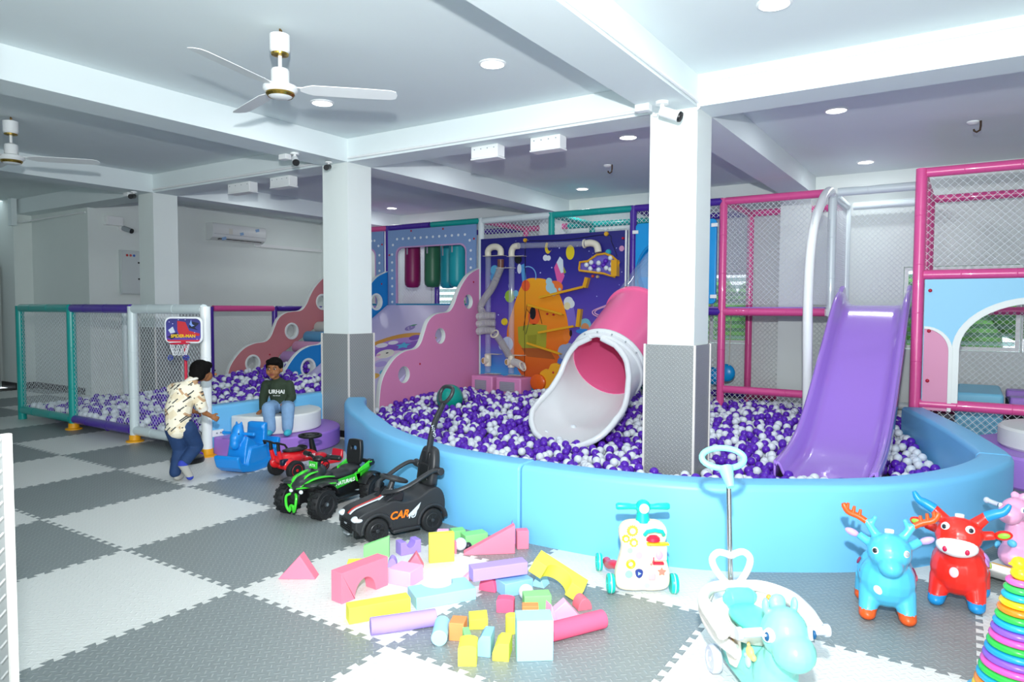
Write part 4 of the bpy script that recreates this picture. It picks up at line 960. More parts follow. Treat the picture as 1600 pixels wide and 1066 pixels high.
# mouth piece: a trough unrolled from the collar
NS, NT = 40, 36; c = AX(4.62).copy(); ang = math.asin(.507); rows = []; rimL = []; rimR = []; s_ = 0; ds = 1.13/NS
def tm(s):
    ks = [(0, pi), (.13, pi), (.17, 2.55), (.24, 2.1), (.36, 1.78), (.55, 1.56), (.75, 1.42), (.9, 1.3), (1.0, 1.05), (1.08, .7), (1.13, .12)]
    for i in range(len(ks)-1):
        if s <= ks[i+1][0]+1e-6: f = (s-ks[i][0])/(ks[i+1][0]-ks[i][0]); return ks[i][1]*(1-f)+ks[i+1][1]*f
    return .1
bm = bmesh.new(); prev = None; rim = {1: [], -1: []}
for i in range(NS+1):
    s = i*ds; aa = ang if s < .35 else ang-(ang-radians(4))*min(1, (s-.35)/.8)
    d = V((0, -cos(aa), -sin(aa))); n_ = V((0, -sin(aa), cos(aa)))
    if i: c = c+d*ds
    Rr = .385 + .085*sm(.3, .85, s); Rz_ = .385 - .05*sm(.45, 1.1, s)
    row = []
    for j in range(NT+1):
        th = -tm(s)+2*tm(s)*j/NT
        row.append(bm.verts.new(c - n_*cos(th)*Rz_ + xv*sin(th)*Rr))
    if prev:
        for j in range(NT): bm.faces.new((prev[j], prev[j+1], row[j+1], row[j]))
    if s > .125: rim[-1].append(row[0].co.copy()); rim[1].append(row[NT].co.copy())
    prev = row
bmesh.ops.remove_doubles(bm, verts=bm.verts, dist=1e-4)
me = bpy.data.meshes.new('scoop'); bm.to_mesh(me); bm.free()
o = mesh_obj('scoop', me, WS, t, ang=70); md = o.modifiers.new('s', 'SOLIDIFY'); md.thickness = .022; md.offset = 0
loop = rim[-1]+rim[1][::-1]
sl = []
for k in range(3):
    pass
R2 = [loop[0]]
for p in loop[1:]:
    if (p-R2[-1]).length > .025: R2.append(p)
B().tube(R2, .030, 10).obj('rolled_rim', WS, t)
B().torus((0, 0, 0), .392, .026, axM(AX(4.60)), 48, 8).torus((0, 0, 0), .398, .02, axM(AX(4.52)), 48, 8).obj('collar', WS, t)
for k in range(7):
    an = radians(25+22*k); q = AX(4.56)+xv*.407*cos(an)+nv*.407*sin(an); B().ell(q, .010, u=8, v=5).obj('bolt', GREYPL, t)

# ---------------------------------------------------------------- purple slide
t = thing('purple_slide', 'glossy purple plastic chute slide running down into the ball pit', 'slide', (3.09, 0, 0))
SP = catmull([(6.52, 1.42), (6.38, 1.42), (6.22, 1.405), (6.05, 1.345), (5.85, 1.225), (5.5, .985), (5.1, .715), (4.7, .455), (4.35, .27), (4.05, .165), (3.8, .125), (3.55, .105), (3.42, .095)], 5)
bm = bmesh.new(); prev = None
for i, p in enumerate(SP):
    q0, q1 = SP[max(0, i-1)], SP[min(len(SP)-1, i+1)]; d = V((0, q1.x-q0.x, q1.y-q0.y)).normalized(); n_ = V((0, d.z, -d.y)); n_ = n_ if n_.z > 0 else -n_
    c = V((0, p.x, p.y)); f = i/(len(SP)-1)
    sh = .155 - .03*sm(.75, 1, f) + .0*f; tip = sm(.06, .0, f)
    hh = sh*(1-.15*tip); wx = .0
    sec = [(-.345, hh-.03), (-.345, hh-.005), (-.335, hh+.004), (-.315, hh), (-.298, hh-.02), (-.275, .05), (-.25, .012), (-.2, 0), (0, 0), (.2, 0), (.25, .012), (.275, .05), (.298, hh-.02), (.315, hh), (.335, hh+.004), (.345, hh-.005), (.345, hh-.03)]
    row = [bm.verts.new(c+xv*x+n_*z) for x, z in sec]
    if prev:
        for j in range(len(sec)-1): bm.faces.new((prev[j], prev[j+1], row[j+1], row[j]))
    prev = row
me = bpy.data.meshes.new('chute'); bmesh.ops.recalc_face_normals(bm, faces=bm.faces); bm.to_mesh(me); bm.free()
PSL = mat('violet_slide_plastic', '#a87fe2', .18, coat=.6)
o = mesh_obj('chute', me, PSL, t, ang=60); md = o.modifiers.new('s', 'SOLIDIFY'); md.thickness = .018; md.offset = -1
for s in (-1, 1):                                    # outer skirts that deepen the sides
    vs = []; 
    for i, p in enumerate(SP):
        q0, q1 = SP[max(0, i-1)], SP[min(len(SP)-1, i+1)]; d = V((0, q1.x-q0.x, q1.y-q0.y)).normalized(); n_ = V((0, d.z, -d.y)); n_ = n_ if n_.z > 0 else -n_
        c = V((s*.345, p.x, p.y)); vs += [c+n_*.135, c-n_*.06]
    n = len(SP); b = B(); b._add(vs, [(2*i, 2*i+1, 2*i+3, 2*i+2) for i in range(n-1)])
    o = b.obj('side_skirt', PSL, t, ang=60); md = o.modifiers.new('s', 'SOLIDIFY'); md.thickness = .014; md.offset = 0
    # ear at the top
    e = catmull([(6.10, 1.50), (6.28, 1.58), (6.42, 1.63), (6.50, 1.60), (6.54, 1.50)], 4)
    ee = [(q.x, q.y) for q in e]+[(6.54, 1.36), (6.1, 1.24)]
    curve_board('ear', [ee], .05, PSL, t, T(s*.325, 0, 0) @ M_YZ, .018)

# big teal ball, blue bin beyond the net
o = B().ell((0, 0, 0), .165, u=40, v=24).obj('gym_ball', mat('teal_rubber', '#0f9c8c', .3, coat=.2)); o.location = (-1.42, 4.75, .255)
tag(o, 'big teal ball sitting among the small balls before the pink board', 'ball')
t = thing('swing_seat', 'blue round swing seat seen low behind the pink posts', 'swing', (1.1, 7.25, .35))
for q in ((0, 0, .12), (.16, .02, .17)): B().ell(q, (.12, .06, .12), u=18, v=12).obj('seat', BLP, t)
for q in (-.08, .2): B().cyl((q, 0, .2), (q+.02, 0, 1.0), .006, n=6).obj('rope', mat('rope', '#c9c4b4', .7), t)
# hedge outside the windows
HED = mat('hedge_leaves', '#6fa05c', .7, var=.5, bscale=9)
rs = random.Random(2)
for k, x in enumerate((-5.2, -2.2, 0.8, 3.8, 6.8)):
    b = B()
    for q in range(9): b.ell((rs.uniform(-.9, .9), rs.uniform(-.3, .3), rs.uniform(.3, 1.9)), rs.uniform(.40, .58), u=10, v=7)
    o = b.obj('hedge_bush', HED); o.location = (x, 10.6, -.2)
    md = o.modifiers.new('d', 'DISPLACE'); tx = bpy.data.textures.new('leafy', 'CLOUDS'); tx.noise_scale = .15; md.texture = tx; md.strength = .25
    tag(o, 'green bush outside '+['the far left end of the back wall', 'the window behind the punch bags', 'the window beside the nearest column', 'the window behind the arched doorway', 'the right end of the back wall'][k], 'bush')
struct(B().bb(-9, 9, 8.1, 13, -.2, -.02).obj('ground_outside', mat('soil', '#6f7258', .9)))

# ---------------------------------------------------------------- foam building blocks
FC = {'pink': '#f4839c', 'green': '#8fe08c', 'lilac': '#a48be0', 'palepink': '#f3b2d4', 'yellow': '#f3ee58', 'violet': '#b199ea', 'sky': '#a6dcf0',
      'rose': '#ee6488', 'blue': '#93c8ee', 'coral': '#f07486', 'orange': '#f7965c'}
ROWS = [
('tri', 'pink', 1.07, 0.21, 0, 33.1, 0.189, 0.07, 0.121, '', 'pink triangular prism lying alone left of all the foam blocks'),
('wedge', 'green', 1.206, 0.668, 0, 35.6, 0.139, 0.03, 0.065, 1.75, 'light green slanted block standing before the black car front wheel'),
('unotch', 'lilac', 1.362, 0.798, 0, 68.0, 0.123, 0.07, 0.063, '', 'violet block with a scooped notch beside the black car'),
('arch', 'pink', 1.559, 0.18, 0, 86.0, 0.285, 0.075, 0.144, '', 'large pink arch block standing upright at the left of the pile'),
('box', 'palepink', 1.564, 0.48, 0, 8.4, 0.13, 0.12, 0.075, '', 'pale pink block lying behind the large pink arch'),
('tri', 'pink', 1.487, 0.665, 0.0, 39.0, 0.095, 0.06, 0.082, '', 'pink triangle prism leaning on the pale pink block'),
('box', 'yellow', 1.741, 0.052, 0, 57.8, 0.274, 0.07, 0.072, '', 'long yellow bar block in front of the pink arch'),
('cylx', 'violet', 1.91, 0.015, 0, 51.9, 0.278, 0.07, 0.072, '', 'long violet cylinder lying in front of the yellow bar'),
('unotch', 'sky', 1.887, 0.323, 0, 57.7, 0.289, 0.12, 0.053, '', 'big pale blue block with a scooped top at the heart of the pile'),
('wedge', 'yellow', 1.218, 0.564, 0, 39.7, 0.168, 0.06, 0.009, 2.0, 'yellow block peeping out behind the large pink arch'),
('halfx', 'violet', 1.413, 0.636, 0, 39.0, 0.048, 0.06, 0.046, '', 'violet half-round block behind the pink arch'),
('box', 'yellow', 1.561, 0.8, 0, 47.4, 0.136, 0.035, 0.159, '', 'tall square yellow block behind the big pale blue one'),
('box', 'palepink', 1.491, 0.924, 0, 34.2, 0.064, 0.04, 0.131, '', 'pale pink block just showing above the tall yellow square'),
('box', 'pink', 1.584, 0.992, 0, 48.8, 0.011, 0.05, 0.064, '', 'narrow pink block peeping out right of the tall yellow square'),
('box', 'green', 1.445, 1.153, 0, 52.8, 0.078, 0.07, 0.058, '', 'green block lying behind the loose white ball, the left one'),
('box', 'green', 1.574, 1.106, 0, 60.0, 0.14, 0.08, 0.067, '', 'green block lying behind the long pink wedge'),
('rtri', 'pink', 1.64, 1.002, 0, 39.0, 0.284, 0.05, 0.159, '', 'long pink right-angled wedge pointing left near the blue wall'),
('tri', 'violet', 1.71, 1.301, 0, 38.5, 0.056, 0.04, 0.121, '', 'violet wedge tip rising behind the long pink wedge'),
('box', 'pink', 1.833, 1.22, 0, 42.6, 0.068, 0.06, 0.104, '', 'pink block standing at the right end of the long pink wedge'),
('halfx', 'rose', 1.987, 0.662, 0, 10.4, 0.088, 0.09, 0.081, '', 'deep pink half-round block beside the pale blue box'),
('box', 'green', 1.93, 0.686, 0, 8.5, 0.04, 0.05, 0.043, '', 'small green block hidden beside the deep pink half-round'),
('box', 'blue', 2.146, 0.657, 0, 62.9, 0.154, 0.1, 0.065, '', 'light blue box supporting the tilted violet block'),
('tri', 'sky', 2.169, 0.846, 0, 6.2, 0.074, 0.07, 0.071, '', 'pale blue triangle prism beside the yellow scooped arch'),
('box', 'green', 2.296, 0.588, 0, 40.8, 0.124, 0.07, 0.066, '', 'green brick block behind the orange one'),
('archs', 'rose', 2.199, 0.505, 0, 25.9, 0.078, 0.05, 0.064, '', 'small deep pink block with a rounded side left of the green brick'),
('halfx', 'coral', 2.473, 0.741, 0, 51.5, 0.069, 0.07, 0.054, '', 'coral pink half-round at the foot of the yellow arch'),
('box', 'orange', 2.331, 0.514, 0, 33.7, 0.072, 0.045, 0.057, '', 'orange brick standing behind the pale blue cube'),
('cyl', 'yellow', 2.352, 0.349, 0, 33.7, 0.054, 0.05, 0.074, '', 'yellow upright cylinder left of the pale blue cube'),
('tri', 'palepink', 2.421, 0.533, 0, 42.4, 0.184, 0.05, 0.086, '', 'pale pink triangle blocks standing behind the long rose cylinder'),
('tri2', 'palepink', 2.491, 0.538, 0, 55.7, 0.053, 0.06, 0.12, '', 'pale pink narrow wedge standing before the pink triangle'),
('cylx', 'rose', 2.569, 0.382, 0, 61.6, 0.269, 0.07, 0.078, '', 'long rose-pink cylinder lying right of the pale blue cube'),
('box', 'sky', 2.513, 0.188, 0, 37.3, 0.142, 0.1, 0.161, '', 'big pale blue cube standing at the front of the pile'),
('cyly', 'sky', 2.157, 0.1, 0, 33.2, 0.066, 0.14, 0.059, '', 'pale blue cylinder lying end-on beside the violet one'),
('box', 'orange', 2.187, 0.178, 0, 24.9, 0.062, 0.09, 0.088, '', 'orange cube between the blue cylinder and yellow blocks'),
('wedge', 'yellow', 2.228, 0.228, 0, 38.4, 0.08, 0.09, 0.043, 1.1, 'yellow block with sloping top behind the curved pieces'),
('box', 'green', 2.284, 0.107, 0, 43.8, 0.035, 0.12, 0.067, '', 'green slab half hidden behind the front yellow cube'),
('archs', 'yellow', 2.345, 0.034, 0, 32.3, 0.071, 0.09, 0.082, '', 'yellow cube with a scooped side, the frontmost block'),
('quart', 'blue', 2.372, 0.139, 0, 23.8, 0.047, 0.09, 0.089, '', 'pale blue curved piece between two yellow curved pieces'),
('quart', 'yellow', 2.43, 0.141, 0, 25.4, 0.065, 0.1, 0.07, '', 'bright yellow curved piece touching the pale blue cube'),
('tri', 'palepink', 1.785, 0.633, 0, 83.6, 0.081, 0.04, 0.042, '', 'pale pink wedge tip behind the scooped pale blue block'),
]
def fmat(c): return mat('foam_'+c, FC[c], .75, spec=.25, var=.02, bscale=200)
def block(shape, col, x, y, z0, ang, w, d, h, ex, lab, M=None):
    b = B(); F = M_XZ @ T(0, 0, -d)
    arc = lambda cx, cy, rx, ry, a0, a1, n=14: [(cx+rx*cos(radians(a0+(a1-a0)*i/n)), cy+ry*sin(radians(a0+(a1-a0)*i/n))) for i in range(n+1)]
    if shape == 'box': b.bb(0, w, 0, d, 0, h)
    elif shape == 'tri': b.prism([(0, 0), (w, 0), (w*.58, h)], d, F)
    elif shape == 'tri2': b.prism([(0, 0), (w, 0), (w*.1, h)], d, F)
    elif shape == 'rtri': b.prism([(0, 0), (w, 0), (w, h), (w-.006, h), (0, .012)], d, F)
    elif shape == 'wedge': b.prism([(0, 0), (w, 0), (w, h*ex), (0, h)], d, F)
    elif shape == 'unotch': b.prism([(0, 0), (w, 0), (w, h*1.15), (w*.72, h*1.15)]+arc(w*.5, h*1.1, w*.22, h*.55, 0, -180)+[(w*.28, h*1.15), (0, h*1.15)], d, F)
    elif shape == 'uflat': b.prism([(0, 0), (w, 0), (w, d), (w*.76, d)]+arc(w*.5, d, w*.26, d*.55, 0, -180)+[(0, d)], h)
    elif shape == 'arch': b.prism([(0, 0), (w*.28, 0)]+arc(w*.5, 0, w*.23, h*.58, 180, 0)+[(w, 0), (w, h), (0, h)], d, F)
    elif shape == 'archs': b.prism([(0, 0), (w, 0), (w, h*.85)]+arc(w*.5, h*.85, w*.5, h*.15, 0, 180)+[(0, h*.85)], d, F)
    elif shape == 'quart': b.prism([(0, 0), (w, 0)]+arc(w, 0, w, h, 90, 180)[:0]+[(w, h), (w*.35, h), (w*.12, h*.8), (0, h*.45)], d, F)
    elif shape == 'halfx': b.prism(arc(w*.5, 0, w*.5, h, 0, 180, 20), d, F)
    elif shape == 'cylx': b.cyl((0, h/2, h/2), (w, h/2, h/2), h/2, n=32)
    elif shape == 'cyly': b.cyl((w/2, 0, w/2), (w/2, d, w/2), w/2, n=32)
    elif shape == 'cyl': b.cyl((w/2, w/2, 0), (w/2, w/2, h), w/2, n=32)
    o = b.obj('foam_block', fmat(col), bevel=.0025, seg=2)
    if M is not None: o.matrix_world = M
    else: o.location = (x, y, z0); o.rotation_euler = (0, 0, radians(ang))
    return tag(o, lab, 'foam block')
FIX = {'yellow block peeping out behind': dict(y=.42, x=1.34, h=.075, ex=1.0), 'big pale blue block with a scooped': dict(shape='uflat', h=.056, d=.15),
       'pale pink block just showing': dict(y=.95, h=.125), 'violet wedge tip': dict(x=1.735, y=1.29, d=.03, h=.135), 'pink block standing at the right end': dict(y=1.245),
       'small green block hidden': dict(x=1.94, y=.80), 'pale blue curved piece between': dict(w=.055, h=.085, x=2.36, y=.135), 'pale pink narrow wedge': dict(y=.47, x=2.50), 'coral pink': dict(x=2.50, y=.72), 'green slab half2': dict(), 'small green block hidden2': dict(), 'pink triangle prism leaning': dict(y=.68, x=1.50, h=.075),
       'yellow block with sloping top': dict(y=.30, x=2.20), 'orange cube between': dict(h=.075, d=.075), 'green slab half': dict(y=.135, w=.028, d=.08, x=2.30),
       'pale pink wedge tip': dict(ang=40, y=.70, x=1.85)}
for q in ROWS:
    k = dict(zip(('shape', 'col', 'x', 'y', 'z0', 'ang', 'w', 'd', 'h', 'ex', 'lab'), q))
    for n_, f_ in FIX.items():
        if k['lab'].startswith(n_): k.update(f_)
    block(**k)
def axes(A, Bp, up=(0, 0, 1)):
    A, Bp = V(A), V(Bp); x = (Bp-A).normalized(); y = V(up).cross(x).normalized(); z = x.cross(y)
    return Matrix(((x.x, y.x, z.x, A.x), (x.y, y.y, z.y, A.y), (x.z, y.z, z.z, A.z), (0, 0, 0, 1)))
block('box', 'violet', 0, 0, 0, 0, .275, .075, .06, '', 'tilted violet block resting across the pale blue and deep pink ones', axes((2.03, .56, .083), (2.20, .79, .085)))
b = B(); w, d, h = .265, .13, .07
Mx = axes((2.43, .865, .0), (2.225, .80, .115))
b.prism([(0, -.06), (w, -.06), (w, .07), (w*.76, .07)]+[(w*.5+w*.25*cos(radians(a)), .07+.085*sin(radians(a))) for a in range(0, -181, -12)]+[(w*.24, .07), (0, .07)], h)
o = b.obj('foam_block', fmat('yellow'), bevel=.0025); o.matrix_world = Mx; tag(o, 'large yellow arch block lying tilted at the right of the pile', 'foam block')
for x, y, m, rr, lab in ((1.575, 1.055, BW, .036, 'white ball lying between the green blocks and the yellow square'), (2.235, .70, BW, .036, 'white ball lying behind the green brick block'), (1.60, 1.075+.02, mat('dark_hole_ball', '#2c3038', .4), .02, 'small dark ball put in for the dark hole before the green block')):  # the small dark sphere stands in for a dark hole between blocks
    o = B().ell((0, 0, 0), rr, u=24, v=16).obj('play_ball', m); o.location = (x, y, rr); tag(o, lab, 'ball')
o = B().ell((0, 0, 0), .036, u=24, v=16).obj('play_ball', BP); o.location = (-1.78, 1.70, .22); tag(o, 'purple ball caught by the bracket at the fence corner', 'ball')
o.location = (-1.80, 1.62, .036)

# ---------------------------------------------------------------- wheeled toys
def MX(y): return Matrix(((1,0,0,0), (0,0,-1,y), (0,1,0,0), (0,0,0,1)))   # local x,z drawing placed at width y
def wheel(par, x, y, z, r, w, tyre, hub, spokes=5, side=1, name='wheel', stripe=None, tread_=False):
    Mw = T(x, y, z) @ Matrix.Rotation(-side*pi/2, 4, 'X')          # local +z points outwards
    n = 40; b = B(); hw = w/2
    b.lathe([(r*.62, -hw), (r*.9, -hw), (r, -hw*.6), (r, hw*.6), (r*.9, hw), (r*.66, hw), (r*.62, hw*.8)], n, Mw)
    if tread_:
        for k in range(14):
            for s in (-1, 1):
                b.box((r*1.0, 0, s*hw*.45), (r*.12, r*.16, hw*.7), Mw @ Rz(2*pi*k/14+(.22 if s > 0 else 0)))
    t = b.obj(name, tyre, par)
    b = B().lathe([(0, -hw*.9), (r*.63, -hw*.9), (r*.63, hw*.1), (r*.5, hw*.3), (0, hw*.3)], n, Mw)
    b.lathe([(r*.60, hw*.2), (r*.66, hw*.85), (r*.60, hw*.95), (r*.56, hw*.3)], n, Mw)
    b.lathe([(0, hw*.3), (r*.16, hw*.3), (r*.15, hw*.95), (r*.08, hw*1.05), (0, hw*1.05)], 20, Mw)
    for k in range(spokes): b.box((r*.36, 0, hw*.55), (r*.5, r*.11, hw*.5), Mw @ Rz(2*pi*k/spokes))
    b.obj('rim', hub, t)
    if stripe: B().lathe([(r*1.002, -hw*.12), (r*1.02, 0), (r*1.002, hw*.12)], n, Mw).obj('stripe', stripe, t)
    return t
TYRE = mat('black_tyre', '#1b1c1e', .6, bump=.2, bscale=200); RIMB = mat('black_rim', '#34373b', .3)
SATIN = mat('satin_black_plastic', '#2c2e31', .42)
# black push car ------------------------------------------------------------
t = thing('push_car', 'black ride-on push car with tall handle, guard arms and orange side lettering', 'push car', (1.058, 1.09, 0), radians(-111))
def carprof(b, y0, y1):
    top = catmull([(.318, .10), (.31, .155), (.27, .185), (.20, .205), (.13, .222), (.07, .235), (.0, .215), (-.08, .225), (-.15, .258), (-.21, .275), (-.255, .24), (-.272, .17), (-.262, .085)], 4)
    p = [(q.x, q.y) for q in top]
    arch = lambda cx: [(cx+.088*cos(radians(a)), .075+.088*sin(radians(a))) for a in range(0, 181, 15)]
    p += [(-.262, .06)]+arch(-.182)[::-1]+[(-.09, .055), (.09, .055)]+arch(.182)[::-1]+[(.28, .055)]
    b.prism(p, y1-y0, MX(y1)); return b
cb = carprof(B(), -.125, .125)
bd = organic('body', cb, .0055, SATIN, t, smooth=5)
for sx in (.182, -.182):                             # fenders
    for s in (-1, 1):
        pts = [(sx+.093*cos(radians(a)), s*.118, .075+.093*sin(radians(a))) for a in range(-5, 186, 12)]
        B().tube(pts, .017, 8, flat=.8).obj('fender', SATIN, t)
        wheel(t, sx, s*.108, .074, .072, .045, TYRE, RIMB, 8, s)
B().bb(-.09, .09, .10, .145, .045, .065).bb(-.09, .09, -.145, -.10, .045, .065).obj('running_board', SATIN, t, bevel=.006)
b = B(); b.prism([(.13, .215), (.035, .275), (-.01, .27), (.0, .215)], .19, MX(.095)); b.obj('windscreen', mat('dark_gloss', '#232529', .25), t, bevel=.008)
b = B()
for s, c in ((-.012, '#c23a34'), (.012, '#cfe0ea')):
    P_ = catmull([(.305, 0, .166), (.27, 0, .190), (.20, 0, .2095), (.13, 0, .226), (.115, 0, .232)], 4)
    vs = [];
    for p in P_: vs += [(p.x, s-.011, p.z), (p.x, s+.011, p.z)]
    n = len(P_); q = B()._add(vs, [(2*i, 2*i+1, 2*i+3, 2*i+2) for i in range(n-1)])
    q._add([(.132, s-.011, .2165), (.132, s+.011, .2165), (.037, s+.011, .277), (.037, s-.011, .277)], [(0, 1, 2, 3)])
    o = q.obj('racing_stripe', mat('stripe'+c[1:], c, .4), t); m_ = o.modifiers.new('s', 'SOLIDIFY'); m_.thickness = .003; m_.offset = 1
G = B().bb(.312, .322, -.07, .07, .07, .135)
for k in range(5): G.bb(.318, .326, -.068, .068, .076+.012*k, .080+.012*k)
G.obj('grille', BLACKPL, t)
B().box((.325, .0, .118), (.004, .03, .01)).bb(.312, .326, -.03, .03, .052, .06).obj('badge', GREYPL, t)
for s in (-1, 1):
    B().ell((.292, s*.092, .152), (.036, .040, .019), u=16, v=8).obj('headlight', mat('headlight_sticker', '#dfe8ee', .2), t)
    B().ell((-.262, s*.10, .19), (.014, .022, .016), u=12, v=8).obj('tail_light', mat('tail_red', '#b3122e', .3), t)
    B().box((.300, s*.10, .078), (.02, .04, .03)).obj('air_intake', BLACKPL, t)
LM = lambda x, y, z: Matrix(((-1, 0, 0, x), (0, 0, 1, y), (0, 1, 0, z), (0, 0, 0, 1)))   # lettering read from the car's left side
text('lettering', 'CAR', .062, mat('orange_sticker', '#f07a1e', .4), t, LM(.045, .1275, .145), .0015, .3, .002)
text('lettering', '4U', .05, mat('silver_sticker', '#c9d4dc', .4), t, LM(-.035, .1275, .13), .0015, .3, .001)
B().prism([(-.02, .14), (-.10, .20), (-.085, .165), (-.05, .125)], .0015, MX(.1285)).obj('flash_sticker', mat('silver_sticker', '#c9d4dc'), t)
sb = B(); Mt = T(-.205, 0, .27) @ Matrix.Rotation(radians(-10), 4, 'Y')
curve_board('seat_back', [[(p.x, p.y) for p in catmull([(-.075, 0), (.075, 0), (.095, .06), (.095, .14), (.07, .215), (.03, .235), (-.03, .235), (-.07, .215), (-.095, .14), (-.095, .06)], 4, True)]], .055, SATIN, t, Mt @ Matrix(((0,0,1,0), (1,0,0,0), (0,1,0,0), (0,0,0,1))), .018)
b = B(); b.bb(.028, .034, -.055, .055, .03, .12, Mt).bb(.026, .033, -.045, .045, .13, .20, Mt); b.obj('seat_cushion', mat('black_cushion', '#1b1c1f', .3), t, bevel=.008)
for s in (-1, 1):
    B().tube(catmull([(-.215, s*.145, .375), (-.17, s*.152, .385), (-.10, s*.155, .36), (-.02, s*.15, .32), (.05, s*.13, .295), (.075, s*.10, .285), (.10, s*.05, .27)], 4), .017, 10, flat=.75).obj('guard_arm', SATIN, t)
    B().cyl((-.22, s*.10, .37), (-.22, s*.165, .375), .024, n=18).obj('arm_knob', SATIN, t, bevel=.004)
B().cyl((.055, 0, .24), (.02, 0, .33), .022, .016).cyl((.075, 0, .23), (.05, 0, .27), .034, .026).obj('steering_column', SATIN, t)
Ms = T(.015, 0, .335) @ Matrix.Rotation(radians(-18), 4, 'Y')
B().torus((0, 0, 0), .078, .011, Ms, 36, 8).ell((0, 0, 0), (.035, .035, .014), Ms).box((0, 0, -.002), (.15, .03, .01), Ms).box((0, 0, -.002), (.03, .15, .01), Ms).obj('steering_wheel', SATIN, t)
hp = catmull([(-.225, 0, .42), (-.235, 0, .52), (-.265, 0, .64), (-.315, 0, .735), (-.335, 0, .77)], 5)
B().tube(hp, [.034-.008*i/len(hp) for i in range(len(hp))], 12, flat=.6).obj('push_bar', SATIN, t)
Mh = T(-.35, 0, .825) @ Matrix.Rotation(radians(-25), 4, 'Y') @ Matrix(((0,0,1,0), (1,0,0,0), (0,1,0,0), (0,0,0,1)))
B().tube([(p.x, p.y, 0) for p in catmull([(-.03, -.055), (.03, -.055), (.066, -.01), (.062, .03), (.03, .046), (-.03, .046), (-.062, .03), (-.066, -.01)], 5, True)], .0125, 10, True, Mh).obj('grip_ring', SATIN, t)
text('lettering', 'GARM', .028, mat('silver_sticker', '#c9d4dc'), t, T(-.248, .024, .60) @ Matrix.Rotation(radians(12), 4, 'Y') @ Matrix(((0, 1, 0, 0), (0, 0, 1, 0), (1, 0, 0, 0), (0, 0, 0, 1))), .001)

# green and black quad bike ---------------------------------------------------
t = thing('quad_bike', 'black and green toy quad bike with knobbly tyres and a high backrest', 'toy quad bike', (.315, 1.25, 0), radians(-87))
GRN = mat('lime_plastic', '#3fcf2f', .3, coat=.3); GRN2 = mat('green_panel', '#2fae2a', .35)
for sx, rr in ((.235, .10), (-.235, .092)):
    for s in (-1, 1): wheel(t, sx, s*.152, rr, rr, .085, TYRE, RIMB, 5, s, tread_=True)
    for s in (-1, 1): B().cyl((sx, s*.195, rr), (sx, s*.199, rr), .011, n=14).obj('hub_bolt', CHROME, t)
b = B(); b.bb(-.30, .26, -.075, .075, .09, .17).bb(-.14, .14, -.14, .14, .075, .10).cyl((.235, -.15, .10), (.235, .15, .10), .016).cyl((-.235, -.15, .092), (-.235, .15, .092), .016)
b.obj('chassis', BLACKPL, t, bevel=.01)
o = organic('seat', B().ell((-.06, 0, .215), (.17, .075, .035)).ell((-.18, 0, .235), (.08, .075, .03)).ell((.07, 0, .235), (.06, .06, .03)), .006, mat('black_seat', '#26282b', .5), t, 6)
# nose cowl: dark shell with lime flashes
b = B(); b.ell((.20, 0, .235), (.12, .06, .045)).ell((.12, 0, .27), (.06, .05, .05)).ell((.28, 0, .205), (.055, .06, .04))
for s in (-1, 1): b.ell((.21, s*.095, .222), (.115, .075, .018), T(0, 0, 0)).ell((.16, s*.13, .215), (.09, .045, .016))
organic('front_cowl', b, .006, mat('graphite_plastic', '#2a3030', .3), t, 5)
for s in (-1, 1):
    P_ = catmull([(.31, s*.045, .214), (.25, s*.075, .247), (.17, s*.095, .254), (.09, s*.115, .243)], 4)
    B().tube(P_, [.007+.013*sin(pi*i/len(P_)) for i in range(len(P_))], 8, flat=.4).obj('green_flash', GRN, t)
    P_ = catmull([(.30, s*.018, .232), (.24, s*.035, .275), (.17, s*.045, .284)], 4)
    B().tube(P_, [.006+.01*sin(pi*i/len(P_)) for i in range(len(P_))], 8, flat=.4).obj('green_flash', GRN, t)
    P_ = catmull([(.33, s*.02, .20), (.29, s*.09, .212), (.22, s*.150, .222), (.13, s*.165, .215)], 4)
    B().tube(P_, [.009+.006*sin(pi*i/len(P_)) for i in range(len(P_))], 8, flat=.5).obj('green_flash', GRN, t)
    B().ell((.315, s*.045, .178), (.012, .016, .014), u=12, v=8).obj('headlight', mat('headlight_sticker', '#dfe8ee'), t)
    # side panels, running boards, rear mudguards
    B().prism([(.09, .205), (-.13, .215), (-.15, .17), (.05, .145)], .012, MX(s*.092+.006)).obj('side_panel', GRN2, t, bevel=.004)
    B().prism([(-.12, .22), (-.14, .16), (-.17, .15), (-.17, .235), (-.28, .275), (-.29, .255), (-.15, .215)], .02, MX(s*.10+.01)).obj('rear_trim', GRN, t, bevel=.004)
    pts = [(-.235+.118*cos(radians(a)), s*.15, .092+.118*sin(radians(a))) for a in range(30, 160, 10)]
    B().tube(pts, .04, 8, flat=.25).obj('mudguard', BLACKPL, t)
    pts = [(.235+.125*cos(radians(a)), s*.15, .10+.125*sin(radians(a))) for a in range(70, 170, 10)]
    B().tube(pts, .04, 8, flat=.25).obj('mudguard', BLACKPL, t)
    B().cyl((.125, 0, .345), (.10, s*.10, .372), .010).cyl((.10, s*.10, .372), (.085, s*.155, .37), .017, n=14).ell((.085, s*.155, .37), .018).obj('handlebar', BLACKPL, t)
text('lettering', 'NATURALS', .036, mat('white_sticker', '#f0f4f2', .4), t, LM(-.03, .1, .18), .0015, .15, .0008)
B().cyl((.15, 0, .28), (.115, 0, .36), .028, .02).ell((.12, 0, .355), (.035, .04, .022)).obj('steering_post', BLACKPL, t)
B().box((.165, 0, .32), (.012, .075, .05), None).obj('number_plate', GRN2, t, bevel=.006)
